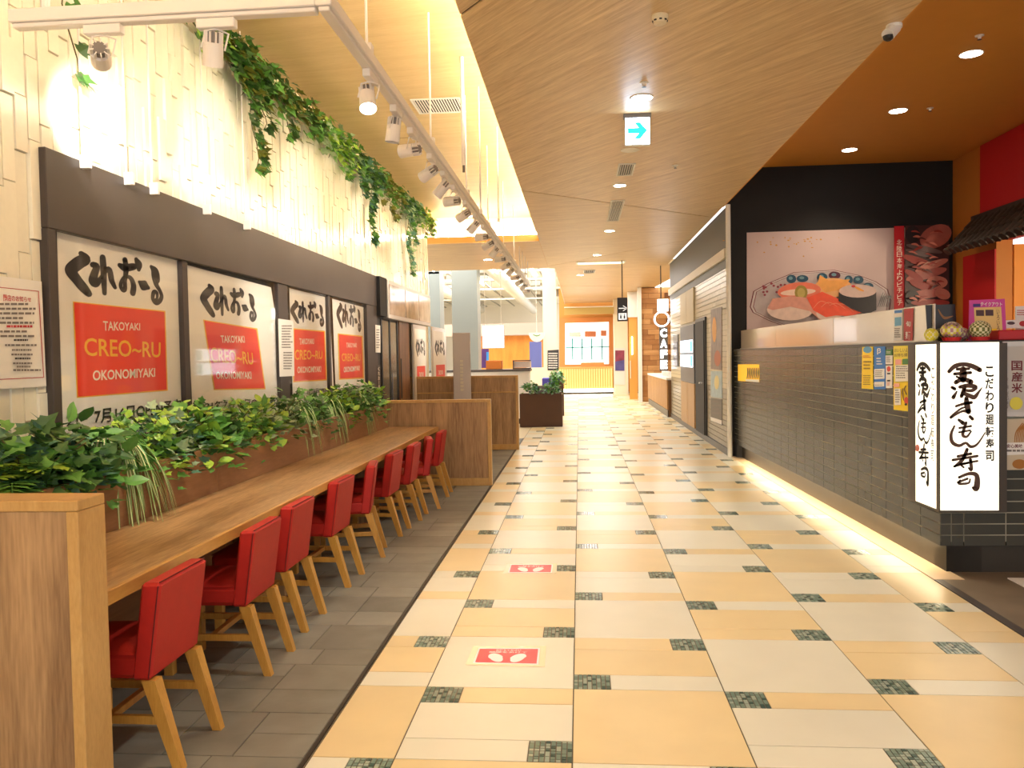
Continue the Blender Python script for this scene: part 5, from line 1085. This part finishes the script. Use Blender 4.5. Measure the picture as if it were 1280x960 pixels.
# ================================================================== CAFE AND FAR END OF THE CONCOURSE
cf = thing('cafe_counter', 'cafe counter with upright timber slats past the far right wall', 'counter', loc=(2.1, 19.5, 0)); tim = wood('cafe timber', (206, 160, 100), (164, 116, 66), (9, 9, 0.8))
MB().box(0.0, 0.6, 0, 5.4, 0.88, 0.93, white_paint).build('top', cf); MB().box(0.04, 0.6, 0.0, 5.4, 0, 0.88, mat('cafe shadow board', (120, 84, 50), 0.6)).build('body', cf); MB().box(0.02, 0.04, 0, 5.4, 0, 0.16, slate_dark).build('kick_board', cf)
for k in range(30): MB().box(0.005, 0.04, 0.02 + k * 0.18, 0.14 + k * 0.18, 0.18, 0.87, tim).build('slat', cf)
for k in range(4): MB().lathe([(0.035, 0), (0.045, 0.12), (0.03, 0.14)], (2.25, 20.2 + k * 0.5, 0.931), mat('cup white', (240, 238, 232), 0.3), 12).build('cup_stack', label='white cup stack on the cafe counter, %s' % ('nearest', 'second', 'third', 'farthest')[k], cat='cup', group='cup stacks on the cafe counter')
cs = thing('cafe_sign', 'glowing white vertical cafe sign with a ring hanging by the wall end', 'light sign', loc=(1.95, 19.6, 1.0)); glow = mat('cafe sign glow', (255, 252, 248), emit=5)
MB().cyl((0.05, 0, 1.78), (0.05, 0, 2.6), 0.014, dark_metal, 8).build('hanger', cs); MB().box(-0.03, 0.22, -0.03, 0.03, 1.52, 1.8, glow).build('lamp_box', cs)
rg = MB(); pts = [(0.06 + 0.17 * math.cos(a * 0.2618), -0.02, 1.33 + 0.17 * math.sin(a * 0.2618)) for a in range(25)]; rg.tube(pts, 0.018, glow, 8); rg.build('ring', cs)
MB().box(0.0, 0.2, -0.02, 0.02, 0.1, 1.14, mat('sign bracket')).build('panel', cs)
S = Sheet(lambda a, b: Vector((a, -0.021, b)), (0, -1, 0), 0.002)
for k, ch in enumerate('CAFE'): S.text(ch, [(0.02, 1.1 - k * 0.25), (0.18, 1.1 - k * 0.25), (0.18, 0.9 - k * 0.25), (0.02, 0.9 - k * 0.25)], glow, 0.05)
S.mb.build('lettering', cs)
# timber block wall
bw = MB(); bw.box(1.95, 3.6, 26.02, 26.2, 0, 3.61, mat('block joint', (120, 76, 40), 0.7)); bwo = bw.build('wall_timber', label='timber block wall past the cafe sign', cat='wall', kind='structure')
tb_m = [wood('timber block %d' % k, c1, c2, (0.8, 9, 9)) for k, (c1, c2) in enumerate((((206, 156, 100), (176, 124, 72)), ((186, 134, 80), (156, 104, 58)), ((220, 172, 116), (190, 140, 86))))]
for rr in range(22):
    x = 1.95 - (rr * 0.21 % 0.5); 
    while x < 2.75:
        a, b = max(x, 1.95), x + 0.5
        if b - a > 0.05: MB().box(a + 0.004, b - 0.004, 25.985 + rnd.uniform(0, 0.02), 26.02, 0.01 + rr * 0.163, 0.165 + rr * 0.163, rnd.choice(tb_m)).build('timber_block', bwo)
        x += 0.5
MB().box(1.9, 2.02, 25.9, 26.01, 0, 3.61, white_paint).build('trim_2', label='white upright trim at the edge of the timber block wall', cat='trim', kind='structure')
od = thing('door_4', 'amber sliding door beside the far white column', 'door', kind='structure'); MB().box(1.72, 1.98, 27.5, 27.56, 0, 2.75, mat('amber door', (230, 166, 78), 0.5)).build('leaf', od); MB().box(1.68, 2.0, 27.45, 27.5, 2.75, 3.6, white_paint).build('transom', od); MB().box(1.74, 1.76, 27.47, 27.5, 0.7, 1.3, white_paint).build('handle', od); MB().box(1.80, 1.83, 27.46, 27.5, 1.5, 2.1, glow).build('light_slot', od)
MB().box(1.36, 1.88, 31.0, 31.5, 0, 3.61, mat('column white', (250, 240, 216), 0.5)).build('wall_column', label='white column at the right of the far yellow shop front', cat='column', kind='structure')
S = sheet_y(30.98, 0.003); S.base([(767.5, 435), (781.5, 435), (781.5, 481), (767.5, 481)], paper_w, 0.02); S.poly([(769, 438), (780.5, 438), (780.5, 463.5), (769, 463.5)], mat('poster wine', (140, 60, 84), 0.4, noise=0.5, nscale=4)); S.poly([(769, 452), (780.5, 450), (780.5, 463.5), (769, 463.5)], mat('poster violet', (90, 84, 150), 0.4, noise=0.3, nscale=4)); S.mb.build('standing_poster', label='wine red and violet poster on the far white column', cat='poster')
yc = thing('shop_counter', 'glowing yellow slatted counter front at the far end of the concourse', 'counter', loc=(-0.75, 31.6, 0)); ysl = mat('pale yellow slat', (252, 232, 160), 0.5)
MB().box(0, 2.08, 0.03, 0.6, 0.08, 1.0, mat('amber board', (240, 206, 120), 0.5)).build('body', yc); MB().box(-0.02, 2.1, -0.03, 0.6, 1.0, 1.05, mat('amber top', (226, 176, 100), 0.5)).build('top', yc); MB().box(0, 2.08, 0.0, 0.03, 0.08, 0.2, glow).build('light_line', yc); MB().box(0, 2.08, 0.05, 0.5, 0, 0.079, slate_dark).build('kick_board', yc)
for k in range(22): MB().box(0.02 + k * 0.094, 0.075 + k * 0.094, -0.02, 0.03, 0.21, 0.99, ysl).build('slat', yc)
yw = thing('window_2', 'bright shop window with teal mullions behind the yellow counter', 'window', kind='structure')
S = sheet_y(33.1, 0.003); S.base([(699, 398), (768, 396), (768, 458), (699, 459)], mat('terracotta frame', (226, 150, 84), 0.5), 0.04); S.poly([(706.5, 404), (761, 402.5), (761, 455), (706.5, 455.5)], mat('bright window', (252, 255, 252), emit=1.1)); S.mb.build('frame', yw)
for k, u in enumerate((715.5, 727.5, 739.5, 752.5)): a = ony(u, 423, 33.05); b = ony(u, 450, 33.05); MB().box(a.x - 0.025, a.x + 0.025, 33.04, 33.07, b.z, a.z, mat('teal mullion', (60, 168, 172), 0.4)).build('mullion', yw)
a = ony(707, 434.5, 33.05); b = ony(761, 433.5, 33.05); MB().box(a.x, b.x, 33.04, 33.07, a.z - 0.02, a.z + 0.02, mat('teal mullion')).build('transom_bar', yw)
for k, (u0, u1, v0, v1) in enumerate(((731, 745, 414, 421), (751, 758, 413, 420), (711, 726, 415, 421))):
    S = sheet_y(33.085, 0.002); S.base([(u0, v0), (u1, v0), (u1, v1), (u0, v1)], mat('rust sign', (208, 126, 84), 0.5) if k < 2 else paper_w, 0.03); S.mb.build('shop_sign', label=('rust sign board in the middle of the bright far window', 'narrow rust sign board at the right of the bright far window', 'white sign board at the left of the bright far window')[k], cat='sign')
MB().box(0.1, 1.0, 31.8, 32.1, 1.051, 1.22, mat('terracotta frame')).build('display_case', label='low terracotta case on the far yellow counter', cat='case')
MB().box(-0.5, 1.36, 30.8, 30.9, 3.05, 3.3, mat('khaki bulkhead', (196, 170, 96), 0.5)).build('trim_3', label='khaki bulkhead above the far yellow shop front', cat='trim', kind='structure')
MB().box(-0.5, 1.36, 30.7, 30.8, 3.3, 3.34, white_paint).build('trim_4', label='white line above the khaki bulkhead', cat='trim', kind='structure')
# glowing ceiling wedge right of the concourse
MB().prism([onz(838, 349, 3.606), onz(838, 364, 3.606), onz(807, 365.5, 3.606)], (0, 0, 0.006), mat('ceiling wedge glow', (255, 250, 240), emit=2.4)).build('ceiling_light', label='bright wedge shaped ceiling light by the wall end', cat='ceiling light')

# ================================================================== FAR FOOD COURT (LEFT)
def planter_box(x0, x1, y0, y1, h, label, plab, seed):
    t = thing('planter', label, 'planter', 'brown planter boxes along the concourse', ((x0 + x1) / 2, (y0 + y1) / 2, 0)); hx, hy = (x1 - x0) / 2, (y1 - y0) / 2; bm = mat('brown planter', (84, 56, 40), 0.6, noise=0.08)
    MB().box(-hx, hx, -hy, -hy + 0.02, 0, h, bm).box(-hx, hx, hy - 0.02, hy, 0, h, bm).box(-hx, -hx + 0.02, -hy + 0.02, hy - 0.02, 0, h, bm).box(hx - 0.02, hx, -hy + 0.02, hy - 0.02, 0, h, bm).build('box', t); MB().box(-hx + 0.02, hx - 0.02, -hy + 0.02, hy - 0.02, 0.02, h - 0.06, mat('dark soil')).build('soil', t)
    n = max(1, int(round((x1 - x0) / 0.45)))
    for k in range(n):
        p = thing('leafy_plant', plab[k], 'plant', 'plants in the brown planters', (x0 + (k + 0.5) * (x1 - x0) / n, (y0 + y1) / 2, h - 0.05)); mb, st = bush(random.Random(seed + k), 0.24, 0.3, 150, 0.08, [g_dark, g_mid, g_blue, g_mid], IVY, 0.1, 0.1)
        mb.build('foliage', p, kind='stuff'); st.build('stems', p, kind='stuff')
planter_box(-1.23, -0.33, 17.15, 17.55, 0.7, 'nearest dark brown planter box past the oak partitions', ['left clump of greenery in the nearest brown planter', 'right clump of greenery in the nearest brown planter'], 200)
planter_box(-0.75, -0.36, 20.3, 20.75, 0.8, 'brown planter box just behind the nearest one', ['clump of greenery in the second brown planter'], 210)
planter_box(-0.78, -0.42, 22.8, 23.2, 0.85, 'last brown planter box, almost hidden', ['clump of greenery in the last brown planter'], 220)
sc2 = thing('shop_counter', 'white fronted counter with a dark top behind the oak partitions', 'counter', loc=(-2.6, 18.0, 0)); MB().box(-3.5, 1.52, 0, 0.7, 0.12, 1.17, mat('counter white', (246, 240, 230), 0.4)).build('body', sc2); MB().box(-3.5, 1.55, -0.04, 0.74, 1.17, 1.22, mat('counter dark top', (92, 84, 80), 0.4)).build('top', sc2); MB().box(-3.5, 1.48, 0.05, 0.65, 0, 0.12, slate_dark).build('kick_board', sc2)
dc = thing('display_case', 'small glass cake case on the white counter', 'display case', loc=(-1.25, 18.35, 1.22)); MB().box(-0.2, 0.2, -0.14, 0.14, 0, 0.02, dark_metal).box(-0.2, 0.2, -0.14, 0.14, 0.18, 0.2, dark_metal).box(-0.2, -0.185, -0.14, 0.14, 0.02, 0.18, dark_metal).build('frame', dc); MB().box(-0.185, 0.2, -0.1, 0.13, 0.03, 0.17, mat('pale pastry', (244, 222, 206), 0.5)).build('trays', dc); MB().box(-0.18, 0.2, -0.14, -0.136, 0.02, 0.18, glass('case glass')).build('pane', dc)
MB().box(-2.08, -1.72, 18.4, 18.7, 1.221, 1.42, mat('orange box', (228, 130, 44), 0.5), 0.01).build('box', label='orange box on the white counter under the light box', cat='box')
S = sheet_y(18.6, 0.002); S.base([(602, 436), (611, 436), (611, 460), (602, 460)], mat('purple screen', (104, 70, 150), 0.4), 0.02); S.poly([(608, 440), (611, 440), (611, 457), (608, 457)], mat('screen cyan', (60, 150, 220), emit=0.4)); S.mb.build('promo_screen', label='purple and blue promotional panel above the white counter', cat='screen')
gcol = mat('column grey', (142, 150, 150), 0.45)
MB().box(-4.4, -3.9, 23.0, 23.7, 0, 4.4, gcol).build('wall_column', label='grey column near the shopfront end, leftmost in the food court', cat='column', kind='structure')
MB().box(-3.4, -2.7, 22.0, 22.7, 0, 4.4, gcol).build('wall_column', label='grey column with a light pool behind the tall grey signboard', cat='column', kind='structure')
MB().box(-1.02, -0.62, 24.2, 24.6, 0, 4.4, mat('column white')).build('wall_column', label='white column left of the bright far window', cat='column', kind='structure')
S = sheet_y(24.18, 0.003); S.base([(684.5, 438), (698.5, 437), (698.5, 463), (684.5, 463)], mat('menu board dark', (60, 58, 62), 0.5), 0.02); S.lines(685.5, 441, 697.5, 462, 7, paper_w, 0.5, 0.1); S.mb.build('menu_board', label='dark menu board on the far white column', cat='menu board')
MB().box(-4.1, -1.15, 27.0, 27.2, 0, 2.2, wood('amber panelling', (236, 160, 70), (214, 132, 50), (6, 6, 0.8))).build('wall_amber', label='amber panelled shop wall behind the white counter', cat='wall', kind='structure')
MB().box(-5.6, -0.9, 26.7, 27.2, 2.21, 2.6, mat('mauve bulkhead', (196, 178, 168), 0.5)).build('trim_5', label='pale bulkhead above the amber shop wall', cat='trim', kind='structure')
bx_ = thing('light_box', 'white glowing hanging light box above the white counter', 'light box', loc=(-2.07, 20.0, 0)); MB().box(-0.27, 0.27, 0, 0.12, 1.72, 2.28, mat('box frame', (214, 210, 206), 0.4)).build('casing', bx_); MB().box(-0.26, 0.26, -0.012, -0.001, 1.73, 2.27, mat('white box glow', (252, 250, 255), emit=2.0)).build('face', bx_); MB().cyl((-0.2, 0.06, 2.28), (-0.2, 0.06, 4.4), 0.01, white_paint, 6).cyl((0.2, 0.06, 2.28), (0.2, 0.06, 4.4), 0.01, white_paint, 6).build('hangers', bx_)
MB().box(-1.48, -1.12, 25.0, 25.4, 1.15, 1.95, mat('periwinkle', (104, 114, 190), 0.4)).build('vending_cabinet', label='periwinkle blue cabinet beside the far white column', cat='cabinet'); MB().box(-1.6, -1.04, 24.9, 25.5, 0, 1.149, mat('column white')).build('cabinet_base', label='white base under the periwinkle cabinet', cat='cabinet')
bs = thing('bowl_sign', 'rounded white hanging sign above the periwinkle cabinet', 'sign', loc=(-1.2, 24.0, 2.2)); MB().prism([(0.24 * math.cos(math.pi + a * math.pi / 10), 0, 0.28 * math.sin(math.pi + a * math.pi / 10)) for a in range(11)], (0, 0.06, 0), paper_w).build('panel', bs); S = Sheet(lambda a, b: Vector((a, -0.002, b)), (0, -1, 0), 0.002); S.brush([[(-0.1, -0.06, 0.02), (0, -0.1, 0.03), (0.1, -0.07, 0.02)]], g_mid); S.mb.build('print', bs); MB().cyl((0, 0.03, 0), (0, 0.03, 2.2), 0.008, white_paint, 6).build('hanger', bs)
for i, (x, y) in enumerate(((-3.8, 20.4), (-2.2, 21.4), (-5.2, 22.5), (-1.2, 22.8), (-3.0, 25.0))):
    t = thing('ceiling_tube', 'bright tube light under the white food court ceiling, %s' % ('above the left column', 'above the light box', 'deepest left', 'nearest the concourse', 'farthest back')[i], 'ceiling light', loc=(x, y, 3.85)); MB().box(-0.09, 0.09, -1.2, 1.2, 0, 0.05, white_paint).build('casing', t); MB().cyl((0, -1.15, -0.025), (0, 1.15, -0.025), 0.022, fluo, 8).build('tube', t); MB().cyl((0, 0, 0.05), (0, 0, 0.55), 0.01, white_paint, 6).build('stem', t)
ch = thing('cafe_chair', 'small dark wire chair beside the white counter end', 'chair', loc=(-0.82, 18.6, 0)); dm = mat('chair grey', (110, 100, 98), 0.4)
MB().box(-0.2, 0.2, -0.2, 0.2, 0.43, 0.46, dm, 0.008).build('seat', ch)
for sx in (-1, 1):
    for sy in (-1, 1): MB().cyl((sx * 0.19, sy * 0.19, 0), (sx * 0.17, sy * 0.17, 0.43), 0.012, dm, 8).build('leg', ch)
MB().box(-0.19, 0.19, 0.18, 0.2, 0.6, 0.82, dm, 0.006).build('backrest', ch); MB().cyl((-0.17, 0.19, 0.46), (-0.17, 0.19, 0.62), 0.012, dm, 8).cyl((0.17, 0.19, 0.46), (0.17, 0.19, 0.62), 0.012, dm, 8).build('back_posts', ch)
MB().box(-0.95, -0.5, 21.5, 22.0, 0.0, 0.92, mat('cart blue', (70, 66, 170), 0.5), 0.02).build('bin', label='blue bin half hidden behind the brown planters', cat='bin')

# ================================================================== FLOOR STICKERS
def footprint_sticker(quad, label, flip):
    t = thing('floor_sticker', label, 'floor sticker'); S = Sheet(lambda u, v: onz(u, v, 0.001), (0, 0, 1), 0.0002)
    TL, TR, BR, BL = quad
    def L(a, b): return (TL[0] * (1 - a) * (1 - b) + TR[0] * a * (1 - b) + BR[0] * a * b + BL[0] * (1 - a) * b, TL[1] * (1 - a) * (1 - b) + TR[1] * a * (1 - b) + BR[1] * a * b + BL[1] * (1 - a) * b)
    pw, rd = mat('sticker white', (248, 240, 236), 0.35), mat('sticker red', (224, 62, 76), 0.35)
    S.poly([L(-0.1, -0.12), L(1.1, -0.12), L(1.1, 1.12), L(-0.1, 1.12)], mat('clear tape', (236, 218, 178), 0.2)); S.poly([L(0, 0), L(1, 0), L(1, 1), L(0, 1)], pw); S.poly([L(0.03, 0.06), L(0.97, 0.06), L(0.97, 0.94), L(0.03, 0.94)], rd)
    for c in (0.33, 0.67):
        sg = -1 if c < 0.5 else 1
        S.poly([L(c + 0.12 * math.cos(k * 0.3142) * (1 if math.sin(k * 0.3142) < 0 else 0.85) + sg * 0.05 * -math.sin(k * 0.3142), 0.62 + 0.27 * math.sin(k * 0.3142)) for k in range(20)], pw)
    S.text('お待ちください', [L(0.3, 0.1), L(0.7, 0.1), L(0.7, 0.2), L(0.3, 0.2)], pw, 0.02); S.text('間隔をあけて', [L(0.2, 0.23), L(0.8, 0.23), L(0.8, 0.33), L(0.2, 0.33)], pw, 0.02)
    S.mb.build('print', t)
footprint_sticker([(598, 810), (675, 810), (673, 831), (591, 829)], 'red floor sticker with white footprints, nearer of two', 0)
footprint_sticker([(638, 705.5), (691, 705.5), (690, 716), (635, 716)], 'red floor sticker with white footprints, farther of two', 1)
MB().box(2.8, 3.6, 5.0, 5.48, 0.0005, 0.008, mat('white mat', (240, 236, 228), 0.7)).build('door_mat', label='white mat on the shop floor at the right edge', cat='mat')
